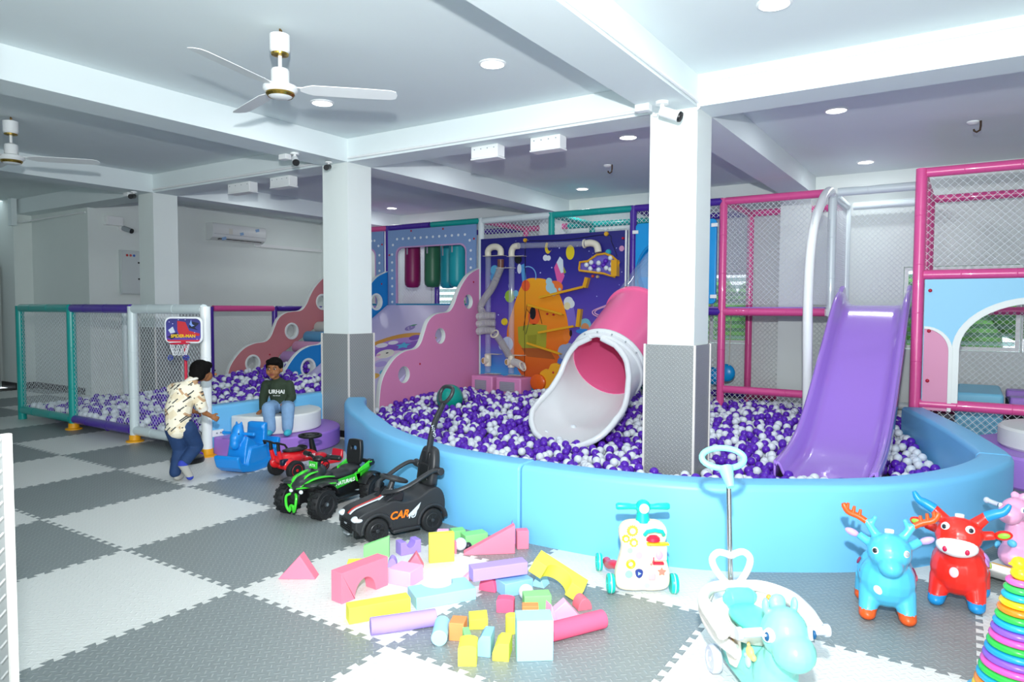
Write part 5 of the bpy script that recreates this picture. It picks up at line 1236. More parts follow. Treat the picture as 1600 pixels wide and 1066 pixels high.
text('lettering', 'ATX', .026, mat('white_sticker', '#f0f4f2'), t, Matrix(((0, 0, 1, .173), (1, 0, 0, 0), (0, 1, 0, .32), (0, 0, 0, 1))), .001)
B().tube([(p.x, p.y, p.z) for p in catmull([(.335, -.018, .165), (.355, -.045, .15), (.36, -.04, .09), (.352, -.018, .055), (.352, -.012, .09), (.352, .012, .09), (.352, .018, .055), (.36, .04, .09), (.355, .045, .15), (.335, .018, .165)], 4)], .009, 8).obj('bull_bar', GRN, t)
B().cyl((.30, 0, .15), (.345, 0, .15), .03, n=14).bb(.26, .34, -.05, .05, .10, .17).obj('bumper', BLACKPL, t, bevel=.01)
Mt = T(-.225, 0, .255) @ Matrix.Rotation(radians(-6), 4, 'Y')
curve_board('backrest', [[(p.x, p.y) for p in catmull([(-.05, 0), (.05, 0), (.068, .07), (.06, .155), (.04, .175), (-.04, .175), (-.06, .155), (-.068, .07)], 4, True)], rrect(-.022, .022, .10, .128, .012)[::-1]], .035, BLACKPL, t, Mt @ Matrix(((0,0,1,0), (1,0,0,0), (0,1,0,0), (0,0,0,1))), .01)
B().tube([(-.26, -.11, .255), (-.31, -.10, .26), (-.33, 0, .26), (-.31, .10, .26), (-.26, .11, .255)], .014, 8).bb(-.345, -.30, .03, .075, .235, .275).obj('rear_rack', BLACKPL, t)

# red wiggle car --------------------------------------------------------------
t = thing('wiggle_car', 'red and black ride-on car with steering wheel and rear handle bar', 'ride-on car', (-.62, 1.62, 0), radians(86))
RED = mat('red_plastic', '#d81a22', .28, coat=.4)
for s in (-1, 1):
    wheel(t, 0, s*.125, .076, .076, .06, TYRE, mat('red_rim', '#c8141e', .35), 0, s)
    wheel(t, .34, s*.05, .045, .045, .03, TYRE, mat('red_rim', '#c8141e'), 0, s)
o = organic('body', B().ell((.04, 0, .155), (.14, .085, .055)).ell((.18, 0, .15), (.12, .06, .05)).ell((.30, 0, .12), (.10, .045, .035)).ell((-.03, .085, .12), (.06, .03, .05)).ell((-.03, -.085, .12), (.06, .03, .05)).cyl((.0, 0, .076), (0, .12, .076), .02).cyl((.0, 0, .076), (0, -.12, .076), .02), .006, RED, t, 6)
organic('seat', B().ell((.08, 0, .213), (.11, .075, .014)).ell((.16, 0, .222), (.03, .06, .02)), .005, BLACKPL, t, 3)
for s in (-1, 1): B().cyl((-.075, s*.05, .15), (-.10, s*.05, .235), .02, .016).obj('bar_post', RED, t); 
for s in (-1, 1): B().cyl((-.10, s*.05, .235), (-.105, s*.05, .295), .014, .014).obj('bar_post_tip', BLACKPL, t)
B().tube([(-.09, -.145, .27), (-.105, -.14, .295), (-.11, -.05, .30), (-.105, 0, .292), (-.11, .05, .30), (-.105, .14, .295), (-.09, .145, .27)], .012, 8, flat=.7).obj('handle_bar', BLACKPL, t)
B().bb(-.10, -.04, -.10, -.055, .12, .17).obj('vent', mat('navy_vent', '#101c34', .3), t, bevel=.01)
B().cyl((.27, 0, .15), (.24, 0, .30), .03, .018).obj('steering_column', BLACKPL, t)
B().torus((0, 0, 0), .085, .013, T(.235, 0, .305), 32, 8).ell((.235, 0, .305), (.035, .035, .012)).bb(.16, .31, -.012, .012, .30, .31).bb(.22, .25, -.08, .08, .30, .31).obj('steering_wheel', BLACKPL, t)
B().prism([(.30, .085), (.47, .07), (.50, .09), (.51, .15), (.53, .15), (.53, .08), (.50, .045), (.30, .05)], .13, MX(.065)).obj('foot_rest', RED, t, bevel=.008)
B().bb(.38, .44, -.05, .05, .09, .11).obj('foot_pad', BLACKPL, t, bevel=.006)
text('lettering', 'RACER', .03, mat('white_sticker', '#f0f4f2'), t, Matrix(((1, 0, 0, .19), (0, 0, -1, -.0645), (0, 1, 0, .155), (0, 0, 0, 1))), .001, .2)

# blue rocking horse ------------------------------------------------------------
t = thing('rocking_horse', 'blue plastic rocking animal with side grips before the drum', 'rocking toy', (-1.13, 1.64, 0), radians(-74)); t.scale = (.84, .95, 1)
BL2 = mat('cobalt_plastic', '#1688dc', .3, coat=.3)
pr_ = [(.33, .135), (.30, .06), (.24, .02), (.10, .0), (-.10, .0), (-.22, .03), (-.31, .13), (-.35, .22), (-.31, .235), (-.26, .16), (-.18, .085), (-.08, .06), (.10, .06), (.22, .075), (.27, .10), (.30, .145)]
b = B(); b.prism(pr_, .25, MX(.125)); b.cyl((.31, -.125, .14), (.31, .125, .14), .022)
b.prism([(.20, .05), (.16, .22), (.13, .30), (.02, .24), (-.02, .20), (-.10, .20), (-.13, .38), (-.18, .38), (-.17, .18), (-.16, .05)], .19, MX(.095))
b.prism([(.19, .04), (.12, .20), (-.12, .20), (-.16, .04)], .24, MX(.12))
b.ell((.15, 0, .32), (.055, .058, .085)).ell((.185, 0, .285), (.058, .05, .06)).ell((.20, 0, .24), (.045, .045, .05)).ell((.13, .025, .40), (.014, .012, .025)).ell((.13, -.025, .40), (.014, .012, .025)).ell((.10, 0, .34), (.03, .02, .07))
b.cyl((-.155, -.075, .34), (-.155, .075, .34), .045)
organic('body', b, .0065, BL2, t, 16)
for s in (-1, 1):
    B().cyl((.14, s*.04, .32), (.14, s*.155, .32), .0135, n=14).ell((.14, s*.155, .32), .016).obj('grip', BL2, t)
    B().ell((.182, s*.034, .325), (.012, .008, .013), u=12, v=8).obj('eye', mat('eye_white', '#f0f4f4', .3), t)
    B().ell((.190, s*.038, .325), (.006, .006, .007), u=10, v=6).obj('pupil', BLACKPL, t)

# activity walker ---------------------------------------------------------------
t = thing('activity_walker', 'cream and teal push-along activity walker with gears and shape blocks', 'baby walker', (2.665, 1.065, 0), radians(-56.5))
TQ = mat('turquoise_plastic', '#17bfae', .32); CRM = mat('cream_plastic', '#ece0c2', .4); RDP = mat('crimson_plastic', '#dc2342', .35)
YLP = mat('sunny_plastic', '#f2c81e', .35)
half = [(.0, .018), (.05, .016), (.10, .022), (.128, .045), (.13, .10), (.118, .15), (.106, .20), (.102, .235), (.112, .275), (.113, .31), (.095, .34), (.06, .353), (.0, .354)]
po = [(p.x, p.y) for p in catmull([(y, z) for y, z in half], 3)]+[(-p.x, p.y) for p in catmull([(y, z) for y, z in half], 3)[::-1]][1:-1]
PM_ = Matrix(((0,0,1,-.02), (1,0,0,0), (0,1,0,0), (0,0,0,1)))
curve_board('panel', [po], .06, CRM, t, PM_, .014)
fx = .011
B().cyl((-.02, 0, .345), (-.02, 0, .40), .035, .026, n=20).ell((-.015, 0, .418), (.03, .036, .036)).obj('handle_hub', TQ, t)
for s in (-1, 1):
    B().tube([(-.02, s*.03, .418), (-.02, s*.05, .418), (-.02, s*.07, .42), (-.02, s*.12, .42), (-.02, s*.128, .42)], [.014, .013, .0155, .017, .013], 14).obj('grip', TQ, t)
B().cyl((.012, 0, .418), (.018, 0, .418), .023, n=24).obj('hub_badge', mat('badge_white', '#f3efe2', .4), t)
B().cyl((.0178, 0, .418), (.0186, 0, .418), .0145, n=20).obj('badge_print', mat('badge_tan', '#d8c49a', .5), t)
for s in (-1, 1):
    wheel(t, -.01, s*.152, .047, .047, .034, TQ, TQ, 0, s, stripe=mat('pale_stripe', '#bfeeea', .4))
    B().tube(catmull([(-.03, s*.10, .12), (-.12, s*.125, .10), (-.22, s*.13, .06), (-.30, s*.13, .05)], 4), .022, 10).obj('rear_leg', RDP, t)
    wheel(t, -.30, s*.17, .045, .045, .03, TQ, TQ, 0, s, stripe=mat('pale_stripe', '#bfeeea'))
def gear(y, z, r, c, teeth=12, hole=True):
    pts = []
    for k in range(teeth*2): a = pi*k/teeth; rr = r if k % 2 else r*.84; pts += [(rr*cos(a-.06), rr*sin(a-.06)), (rr*cos(a+.06), rr*sin(a+.06))]
    g = B(); g.prism(pts, .010, T(fx, y, z) @ PM_ @ T(0, 0, .02)); o = g.obj('gear', c, t)
    B().cyl((fx+.008, y, z), (fx+.014, y, z), r*.5, n=18).obj('gear_centre', mat('gear_white', '#f0e6e0', .4), o)
def yz(cx, cy): return ((cx-503)/2107, .476-cy/2107)
gear(*yz(388, 345), .027, mat('apricot_plastic', '#f2a43c', .35), 14); gear(*yz(322, 425), .019, YLP, 8); gear(*yz(402, 465), .021, mat('lemon_plastic', '#ece53a', .35), 8)
y, z = yz(605, 370); B().tube([(fx+.006, y-.045, z-.008), (fx+.02, y-.035, z+.012), (fx+.024, y, z+.02), (fx+.02, y+.035, z+.012), (fx+.006, y+.045, z-.008)], .010, 8).obj('flip_handle', TQ, t)
y, z = yz(600, 450); B().lathe([(0, .03), (.02, .027), (.034, .014), (.036, 0), (0, 0)], 20, T(fx-.012, y, z)).obj('red_dome', RDP, t)
y, z = yz(640, 473); B().box((fx+.012, y, z), (.03, .105, .010)).obj('yellow_bar', YLP, t, bevel=.003)
y, z = yz(650, 570); B().bb(fx-.004, fx+.018, y-.038, y+.04, z-.035, z+.035).obj('chute_window', mat('milky_plastic', '#f0e9e4', .25), t, bevel=.006)
y, z = yz(655, 585); B().ell((fx+.018, y, z), (.008, .018, .022)).obj('pink_toy', mat('pink_toy', '#eaa0be', .4), t)
y, z = yz(645, 645); B().bb(fx-.004, fx+.022, y-.025, y+.027, z-.016, z-.008).bb(fx+.016, fx+.022, y-.025, y-.02, z-.01, z+.02).obj('red_tray', RDP, t)
y, z = yz(375, 685); B().torus((0, 0, 0), .017, .006, T(fx+.006, y, z) @ Matrix.Rotation(pi/2, 4, 'Y'), 20).obj('yellow_ring', YLP, t)
y, z = yz(460, 780); B().prism([(p.x, p.y) for p in catmull([(y-.018, z+.012), (y+.0, z+.021), (y+.018, z+.012), (y+.014, z-.012), (y, z-.022), (y-.014, z-.012)], 3, True)], .008, T(fx-.0, 0, 0) @ PM_ @ T(0, 0, .02)).obj('navy_shape', mat('navy_plastic', '#2a3f86', .35), t)
B().cyl((fx+.007, y, z), (fx+.0095, y, z), .010, n=3).obj('shape_centre', mat('ice_blue', '#a9c6ee', .4), t)
y, z = yz(590, 815); B().box((fx+.004, y, z), (.010, .032, .032), T(0,0,0)).obj('pink_square', mat('rosy_plastic', '#e9a8b4', .4), t, bevel=.004)
y, z = yz(690, 765); B().prism([(y+(.021 if k % 2 == 0 else .011)*sin(k*pi/5), z+(.021 if k % 2 == 0 else .011)*cos(k*pi/5)) for k in range(10)], .008, PM_ @ T(0, 0, .03)).obj('star', mat('salmon_plastic', '#e8806e', .4), t)
for (cx, cy), c, rr, nm in (((368, 552), '#9bd3a0', .014, 'green_motif'), ((460, 600), '#e9a3c0', .017, 'pink_motif'), ((540, 600), '#c8c0e8', .013, 'lilac_motif'), ((360, 795), '#8ed3a8', .019, 'leaf_motif'), ((545, 910), '#a9d9ae', .014, 'green_motif'), ((540, 690), '#b8dcc0', .008, 'dot_motif'), ((583, 692), '#d8877a', .006, 'dot_motif')):
    y, z = yz(cx, cy); B().cyl((fx-.004, y, z), (fx+.0005, y, z), rr, n=20).obj(nm, mat('motif'+c[1:], c, .5), t)

# aqua ride-on pony with push rod ---------------------------------------------------
t = thing('ride_on_pony', 'aqua ride-on pony with white guard ring and a long push handle', 'ride-on toy', (3.352, .475, 0), radians(-52))
AQ = mat('aqua_plastic', '#84d9ce', .32); AQ2 = mat('white_shell_plastic', '#ece9e2', .35); LAV = mat('pale_lavender_plastic', '#c3c8d8', .35)
b = B(); b.ell((-.02, 0, .13), (.17, .085, .085)).ell((-.13, 0, .12), (.09, .085, .09)).ell((.12, 0, .14), (.075, .075, .10)).ell((.155, 0, .21), (.055, .055, .08)).bb(-.19, .13, -.07, .07, .045, .12)
organic('body', b, .006, AQ, t, 8)
b = B(); b.ell((.175, 0, .305), (.085, .075, .085)).ell((.24, 0, .275), (.075, .068, .062)).ell((.12, 0, .385), (.02, .03, .03)).ell((.14, .05, .385), (.016, .012, .028)).ell((.14, -.05, .385), (.016, .012, .028)).ell((.11, 0, .33), (.03, .022, .07))
organic('head', b, .005, AQ, t, 7)
b = B(); b.ell((-.08, 0, .245), (.11, .075, .03)).ell((-.05, 0, .225), (.09, .06, .03)); organic('seat', b, .006, mat('aqua_seat_plastic', '#62d3c4', .35), t, 5)
b = B(); b.cyl((-.185, -.045, .27), (-.185, .045, .27), .04); b.ell((-.18, 0, .275), (.025, .07, .04)); organic('backrest', b, .006, mat('aqua_seat_plastic', '#62d3c4'), t, 5)
for s in (-1, 1):
    B().cyl((.16, s*.06, .305), (.165, s*.145, .305), .0155, n=16).cyl((.165, s*.14, .305), (.166, s*.158, .305), .021, n=16).obj('grip', LAV, t, bevel=.003)
    e = B().cyl((.205, s*.062, .315), (.215, s*.077, .317), .024, .019, n=22).obj('eye', mat('eye_white', '#f0f4f4'), t)
    B().ell((.216, s*.079, .316), (.011, .007, .015), u=16, v=10).obj('iris', mat('eye_blue', '#15507c', .2), t); B().ell((.219, s*.084, .322), .0045, u=8, v=6).obj('glint', mat('eye_white', '#f0f4f4'), t)
    wheel(t, -.16, s*.105, .052, .052, .034, LAV, mat('grey_hub', '#e4e8ee', .4), 3, s); wheel(t, .13, s*.08, .045, .045, .03, LAV, mat('grey_hub', '#e4e8ee'), 3, s)
    # saddle flap with printed bears and the little raised bear figure
    vs = []; P_ = [(-.12, .235), (.02, .235), (.035, .16), (.0, .10), (-.05, .085), (-.10, .12)]
    B().prism(P_, .012, MX(s*.085+.006)).obj('saddle_flap', mat('saddle_cream', '#e6dfd2', .45), t, bevel=.008)
    for (x, z), c in (((-.07, .185), '#d8a25a'), ((-.035, .20), '#e05a7a'), ((-.02, .185), '#d9b36a')):
        B().cyl((x, s*.0905, z), (x, s*.0925, z), .012, n=14).obj('printed_motif', mat('motif'+c[1:], c), t)
    B().ell((.085, s*.075, .20), (.022, .012, .020)).ell((.105, s*.072, .19), (.014, .010, .012)).ell((.075, s*.076, .222), (.007, .006, .008)).obj('bear_head', mat('bear_tan', '#ecc77c', .4), t)
    B().ell((.08, s*.078, .165), (.016, .010, .022)).ell((.062, s*.078, .178), (.011, .007, .008)).obj('bear_body', mat('bear_mint', '#a9ddd2', .4), t)
b = B(); b.ell((.105, .02, .395), .009, u=10, v=7).ell((.10, -.02, .395), .009, u=10, v=7).obj('crown', mat('amber_gem', '#e0a040', .3), t)
ring = catmull([(-.24, 0, .30), (-.215, .10, .30), (-.12, .165, .295), (0, .17, .285), (.07, .16, .27)], 6)
for s in (-1, 1):
    P_ = [(p.x, s*p.y, p.z) for p in ring]
    B().tube(P_, [.014+.016*(i/len(P_)) for i in range(len(P_))], 12, flat=1.3).obj('guard_arm', AQ2, t)
B().tube(catmull([(-.235, -.10, .28), (-.18, -.14, .23), (-.08, -.13, .185), (.03, -.10, .175)], 5), .02, 10, flat=1.6).tube(catmull([(-.235, .10, .28), (-.18, .14, .23), (-.08, .13, .185), (.03, .10, .175)], 5), .02, 10, flat=1.6).obj('guard_shell', AQ2, t)
b = B(); b.lathe([(.09, .19), (.14, .215), (.168, .262), (.16, .267), (.13, .225), (.09, .20)], 32, T(-.06, 0, 0) @ Matrix.Diagonal((1.0, .92, 1, 1))); b.obj('guard_tray', AQ2, t)
hb = [(p.x, p.y) for p in catmull([(0, .0), (.035, .02), (.07, .07), (.075, .105), (.05, .125), (.02, .12), (0, .112), (-.02, .12), (-.05, .125), (-.075, .105), (-.07, .07), (-.035, .02)], 4, True)]
B().tube([(0, a, c) for a, c in hb], .0135, 10, True, T(-.245, 0, .295) @ Matrix.Rotation(radians(-14), 4, 'Y')).obj('heart_backrest', AQ2, t)
B().cyl((-.25, 0, .10), (-.31, 0, .70), .0095, n=14).obj('push_rod', CHROME, t)
B().cyl((-.255, 0, .10), (-.262, 0, .18), .016).obj('rod_socket', AQ, t)
Mh = T(-.313, 0, .70) @ Matrix.Rotation(radians(-40), 4, 'Y')
B().cyl((0, 0, -.04), (0, 0, .045), .014, .03, 16, Mh).obj('handle_neck', AQ, t)
B().tube([(0, .078*cos(2*pi*k/28)*(1.12), .088+.046*sin(2*pi*k/28)) for k in range(28)], .0125, 10, True, Mh).obj('handle_ring', AQ, t)

# bouncing animals -------------------------------------------------------------------
def hopper(nm, lab, loc, rz, body, tip, spots, kind):
    t = thing(nm, lab, 'bouncing toy', loc, rz)
    b = B(); b.ell((0, 0, .175), (.16, .118, .115)).ell((.07, 0, .17), (.10, .115, .12))
    legs = [(.115, .075), (.115, -.075), (-.11, .08), (-.11, -.08)]
    for x, y in legs: b.cyl((x*.72, y*.85, .13), (x, y*1.05, .03), .05, .036, n=14).ell((x+.008, y*1.05, .028), (.044, .036, .028))
    hz = .315 if kind == 'deer' else .345
    b.cyl((.08, 0, .22), (.13, 0, hz-.03), .08, .065)
    b.ell((.13, 0, hz), (.082, .088 if kind == 'deer' else .095, .082))
    if kind == 'deer':
        b.ell((.195, 0, hz-.045), (.055, .05, .042))
        for s in (-1, 1):
            b.cyl((.11, s*.05, hz+.06), (.105, s*.095, hz+.125), .022, .013); b.cyl((.105, s*.075, hz+.10), (.11, s*.055, hz+.145), .014, .009)
            b.cyl((.11, s*.07, hz+.02), (.09, s*.12, hz+.05), .02, .018)
    else:
        b.ell((.175, 0, hz-.035), (.055, .085, .05))
        for s in (-1, 1):
            b.cyl((.10, s*.06, hz+.05), (.10, s*.105, hz+.10), .030, .022); b.cyl((.10, s*.07, hz+.0), (.09, s*.135, hz+.015), .022, .02)
    b.ell((-.15, 0, .22), (.03, .02, .03))
    def mf(c, n_): return 1 if c.z < .050 else 0
    organic('body', b, .0055, [mat(nm+'_body', body, .3, coat=.25), mat(nm+'_feet', tip, .35)], t, 6, matfn=mf)
    for s in (-1, 1):
        if kind == 'deer':
            P_ = [(.105, s*.09, hz+.115), (.10, s*.125, hz+.135), (.10, s*.165, hz+.15), (.098, s*.185, hz+.185)]
            a_ = B().tube(catmull(P_, 3), [.013]*9+[.009], 10)
            for q in range(3): a_.cyl((.10, s*(.12+.025*q), hz+.135+.008*q), (.10, s*(.115+.025*q), hz+.165+.012*q), .010, .006, n=10)
            a_.obj('antler', mat(nm+'_antler', '#e2571c', .35), t)
            B().ell((0, 0, 0), (.012, .032, .016), T(.085, s*.145, hz+.055) @ Matrix.Rotation(s*.4, 4, 'X')).obj('ear', mat('lilac_ear', '#b9a0dc', .4), t)
            ex, ey, ez = .192, .052, hz+.012
        else:
            B().tube(catmull([(.10, s*.10, hz+.095), (.10, s*.135, hz+.115), (.10, s*.165, hz+.13), (.10, s*.185, hz+.165)], 3), [.024, .024, .023, .022, .021, .019, .017, .015, .012, .008], 12).obj('horn', mat(nm+'_horn', '#1d8fd0', .35), t)
            B().ell((0, 0, 0), (.016, .036, .022), T(.09, s*.165, hz+.02) @ Matrix.Rotation(s*.25, 4, 'X')).obj('ear', mat(nm+'_body', body), t)
            B().ell((0, 0, 0), (.006, .024, .013), T(.104, s*.168, hz+.022) @ Matrix.Rotation(s*.25, 4, 'X')).obj('ear_lining', mat('ear_green', '#8fc83c', .4), t)
            ex, ey, ez = .190, .042, hz+.04
        d = V((.75, s*.45, .2)).normalized(); c = V((ex-.018, s*ey, ez))
        B().ell((0, 0, 0), (.0155, .0155, .008), Matrix.Translation(c+d*.012) @ d.to_track_quat('Z', 'Y').to_matrix().to_4x4(), u=20, v=8).obj('eye', mat('eye_white', '#f0f4f4'), t) if kind == 'deer' else \
        B().ell((0, 0, 0), (.021, .021, .009), Matrix.Translation(c+d*.010) @ d.to_track_quat('Z', 'Y').to_matrix().to_4x4(), u=20, v=8).obj('eye', mat('eye_white', '#f0f4f4'), t)
        B().ell((0, 0, 0), (.0105, .0105, .004), Matrix.Translation(c+d*.019) @ d.to_track_quat('Z', 'Y').to_matrix().to_4x4(), u=16, v=6).obj('pupil', mat('eye_dark', '#2a2c34' if not (kind == 'deer' and s > 0) else '#9aa0a8', .3) if not (kind == 'deer' and s > 0) else mat('eye_worn', '#9aa0a8', .4), t)
    if kind == 'cow':
        B().ell((.182, 0, hz-.038), (.056, .083, .048), u=26, v=16).obj('muzzle', mat('muzzle_white', '#f2eeee', .3), t)
        for s in (-1, 1): B().ell((.228, s*.042, hz-.045), (.008, .010, .013), u=12, v=8).obj('nostril', mat('nostril_red', '#c81a4a', .4), t)
    B().cyl((.10, 0, hz+.075), (.10, 0, hz+.088), .019, n=18).obj('valve_cap', WHITEPL, t)
    for (px, py, pz, r1, c) in spots:                # raised painted spots seated on the body ellipsoid
        d = V((px, py, pz)).normalized(); k = 1/sqrt((d.x/.168)**2+(d.y/.120)**2+(d.z/.117)**2) if not (abs(px) > .0 and px > .5) else 1/sqrt(((d.x)/.172)**2+(d.y/.118)**2+(d.z/.12)**2)
        p = V((0, 0, .173))+d*k; nn = V((d.x/.168**2, d.y/.12**2, d.z/.117**2)).normalized()
        B().ell((0, 0, 0), (r1, r1*1.25, .006), Matrix.Translation(p) @ nn.to_track_quat('Z', 'Y').to_matrix().to_4x4(), u=18, v=8).obj('spot', mat('spot'+c[1:], c, .4), t)
    return t
hopper('bouncing_deer', 'light blue inflatable hopping deer with orange antlers and feet', (3.655, 1.50, 0), radians(-80), '#4fb9e0', '#e05a22',
       [(.9, -.25, -.15, .019, '#ece8ea'), (.75, .75, -.1, .016, '#b3405e'), (.5, .9, .35, .017, '#7c2850'), (.6, -.8, .2, .015, '#8a2f56'), (.2, .98, .05, .012, '#c9566a'), (0, -.95, .4, .014, '#8a2f56')], 'deer')
hopper('bouncing_cow', 'red inflatable hopping cow with white muzzle and blue horns', (3.935, 1.83, 0), radians(-94), '#ee2a1e', '#1d8fd0',
       [(.95, -.05, .05, .019, '#f0c6cc'), (.35, .9, .35, .017, '#c08ad0'), (.55, .8, .1, .013, '#c9a0c8'), (.1, .9, .5, .018, '#c79ae0'), (.62, .75, .5, .010, '#e8a0b0'), (.0, .95, .15, .012, '#a8c060')], 'cow')

# pink giraffe on a rocker --------------------------------------------------------------
t = thing('rocking_giraffe', 'pale pink rocking giraffe on a white base behind the ring tower', 'rocking toy', (4.20, 2.36, 0), radians(-115))
PKG = mat('pale_pink_plastic', '#eaa8cc', .32)
b = B(); b.cyl((.02, 0, .10), (.07, 0, .30), .085, .045).ell((0, 0, .12), (.15, .095, .075)).ell((.09, 0, .36), (.07, .062, .062)).ell((.145, 0, .345), (.06, .055, .05)).ell((.05, .02, .425), .02).ell((.05, -.02, .425), .02)
organic('body', b, .006, PKG, t, 6)
b = B(); b.prism([(.30, .09), (.24, .035), (.12, .0), (-.15, .0), (-.28, .05), (-.32, .12), (-.29, .13), (-.22, .08), (-.10, .055), (.12, .055), (.22, .085), (.28, .12)], .24, MX(.12)); b.obj('rocker_base', mat('white_shell_plastic', '#ece9e2'), t, bevel=.012, seg=3)
for s in (-1, 1):
    B().cyl((.08, s*.05, .36), (.08, s*.13, .375), .012, n=14).obj('grip', LAV, t); B().ell((.08, s*.135, .376), .016, u=12, v=8).obj('grip_end', LAV, t)
    B().ell((.13, s*.050, .375), (.014, .009, .015)).obj('eye', mat('eye_white', '#f0f4f4'), t); B().ell((.134, s*.057, .376), (.008, .005, .010)).obj('iris', mat('eye_blue', '#15507c'), t)
    B().ell((.06, s*.085, .15), (.025, .012, .02)).obj('side_motif', mat('motif_blue', '#5bb8dc', .4), t)
B().ell((.11, 0, .19), (.014, .022, .02)).obj('chest_motif', mat('motif_blue', '#5bb8dc'), t)
B().bb(.20, .26, -.05, .05, .075, .10).obj('foot_peg', YEL, t, bevel=.01)

# tower of stacking rings -----------------------------------------------------------------
t = thing('ring_stacker', 'tall cone of stacked bright plastic rings topped by a yellow duck', 'stacking toy', (4.115, .925, 0))
RC = ['#1fa8d8', '#2fc84a', '#e858b8', '#8a5ad0', '#1f9fe0', '#2fc84a', '#e858b8', '#8a5ad0', '#1fa8e8', '#35d04f', '#f08a1e', '#f4d21e', '#25b4dc', '#3bcf5a', '#f06ac0']
RC = ['#f4d21e', '#f08a1e']+RC
nr = len(RC); z = .018
B().lathe([(0, 0), (.15, 0), (.152, .01), (.03, .014), (.02, .40), (0, .40)], 32).obj('base_pole', mat('sky_plastic', '#42b4e0', .35), t)
for k, c in enumerate(RC):
    f = k/(nr-1); R1 = .133-.086*f; rr = .0155-.0015*f
    B().torus((0, 0, 0), R1-rr, rr, T(0, 0, z+rr), 44, 12, .85).obj('ring', mat('ring'+c[1:], c, .25, coat=.3), t); z += .0248
b = B(); b.ell((0, 0, z+.018), (.034, .034, .026)).ell((-.008, -.005, z+.052), (.025, .025, .024)).ell((.02, .01, z+.03), (.02, .014, .012)).ell((-.03, -.015, z+.05), (.012, .009, .005))
organic('duck_top', b, .003, mat('duck_yellow', '#f4dc1e', .3), t, 4)

# ---------------------------------------------------------------- drums, hoop and the two boys
t = thing('step_drums', 'white half-round step on a larger violet half-round step against the blue wall', 'foam steps', (-1.855, 2.45, 0))
def half(R, z0, z1, nm, m):
    pts = [(R*cos(radians(a)), R*sin(radians(a))) for a in range(-90, 91, 5)]
    B().prism(pts, z1-z0, T(0, 0, z0)).obj(nm, m, t, bevel=.015, seg=3)
half(.655, 0, .17, 'lower_step', mat('violet_leatherette2', '#a375d0', .45)); half(.47, .172, .345, 'upper_step', mat('white_leatherette', '#e4e6e2'))
LD = 'local'
def cap(b, p, q, r0, r1, n=14):
    b.cyl(p, q, r0, r1, n=n); b.ell(p, r0, u=12, v=8); b.ell(q, r1, u=12, v=8); return b
def chain(b, pts, rs):
    for i in range(len(pts)-1): cap(b, pts[i], pts[i+1], rs[i], rs[i+1])
    return b
def hand(b, w, d, up_, side, s=1.0, curl=.5):
    """palm and five curled fingers; w wrist, d finger direction, up_ back-of-hand normal"""
    w, d, u = V(w), V(d).normalized(), V(up_).normalized(); x = d.cross(u).normalized(); u = x.cross(d)
    Mp = Matrix(((x.x, d.x, u.x, 0), (x.y, d.y, u.y, 0), (x.z, d.z, u.z, 0), (0, 0, 0, 1)))
    c = w+d*.028*s; b.ell((0, 0, 0), (.023*s, .030*s, .012*s), Matrix.Translation(c) @ Mp, u=14, v=8)
    for k, (o, l) in enumerate(((-.018, .026), (-.006, .031), (.006, .029), (.017, .022))):
        p = w+d*.050*s+x*o*s; q = p+(d*cos(curl*.6)-u*sin(curl*.6))*l*.55*s; e = q+(d*cos(curl*1.6)-u*sin(curl*1.6))*l*.55*s
        chain(b, [w+d*.03*s+x*o*.8*s, p, q, e], [.0068*s, .0066*s, .006*s, .005*s])
    p = w+d*.015*s+x*side*.018*s; q = p+(d*.6+x*side*.8-u*.3)*.02*s; chain(b, [p, q, q+(d*.9+x*side*.2-u*.3)*.016*s], [.008*s, .0075*s, .006*s])
SKIN = mat('brown_skin', '#96633f', .5, spec=.3); HAIR = mat('black_hair', '#0d0a09', .8, spec=.15, bump=.6, bscale=180)
# ---- standing boy, seen from behind, bending forward
t = thing('person', 'boy in cream patterned shirt and blue jeans bending forward with his back turned', 'person', (-1.184, 1.10, 0), radians(33.2)); t.scale = (.97,)*3
HC = V((.075, .16, .878))
b = B()
b.ell(HC, (.072, .080, .085)).ell(HC+V((.03, .04, -.045)), (.045, .05, .045))
cap(b, (.035, .10, .80), (.06, .135, .84), .036, .036)
chain(b, [(-.04, 0, .45), (-.05, .03, .58), (-.03, .07, .72)], [.075, .085, .08]); b.ell((-.03, .075, .74), (.105, .06, .05))
chain(b, [(.065, .08, .735), (.10, .10, .60), (.112, .135, .535)], [.036, .030, .024]); chain(b, [(.112, .135, .535), (.150, .16, .505)], [.021, .018])
chain(b, [(-.12, .09, .735), (-.10, .17, .60), (-.03, .24, .53)], [.036, .029, .02])
hand(b, (.150, .16, .505), (.75, .25, -.45), (.2, -.9, .3), -1, 1.0, .9); hand(b, (-.03, .24, .53), (.7, .4, -.3), (0, .4, .8), 1, .95, .9)
chain(b, [(-.075, 0, .42), (-.058, .05, .24), (-.068, -.02, .085)], [.060, .042, .030]); chain(b, [(.02, .02, .42), (.055, .10, .265), (.005, -.03, .15)], [.060, .042, .028])
b.ell((-.055, .02, .035), (.030, .062, .028)); cap(b, (.008, -.035, .135), (.05, -.01, .035), .030, .024)
b.ell(HC+V((.062, -.005, -.012)), (.010, .014, .022)); b.ell(HC+V((.098, .055, -.03)), (.012, .012, .012))
organic('body', b, .0042, SKIN, t, 4)
b = B(); b.ell(HC+V((-.004, -.006, .016)), (.081, .088, .082)).ell(HC+V((-.012, -.035, -.022)), (.070, .058, .058)).ell(HC+V((.03, .04, .045)), (.048, .042, .036))
organic('hair', b, .006, HAIR, t, 3)
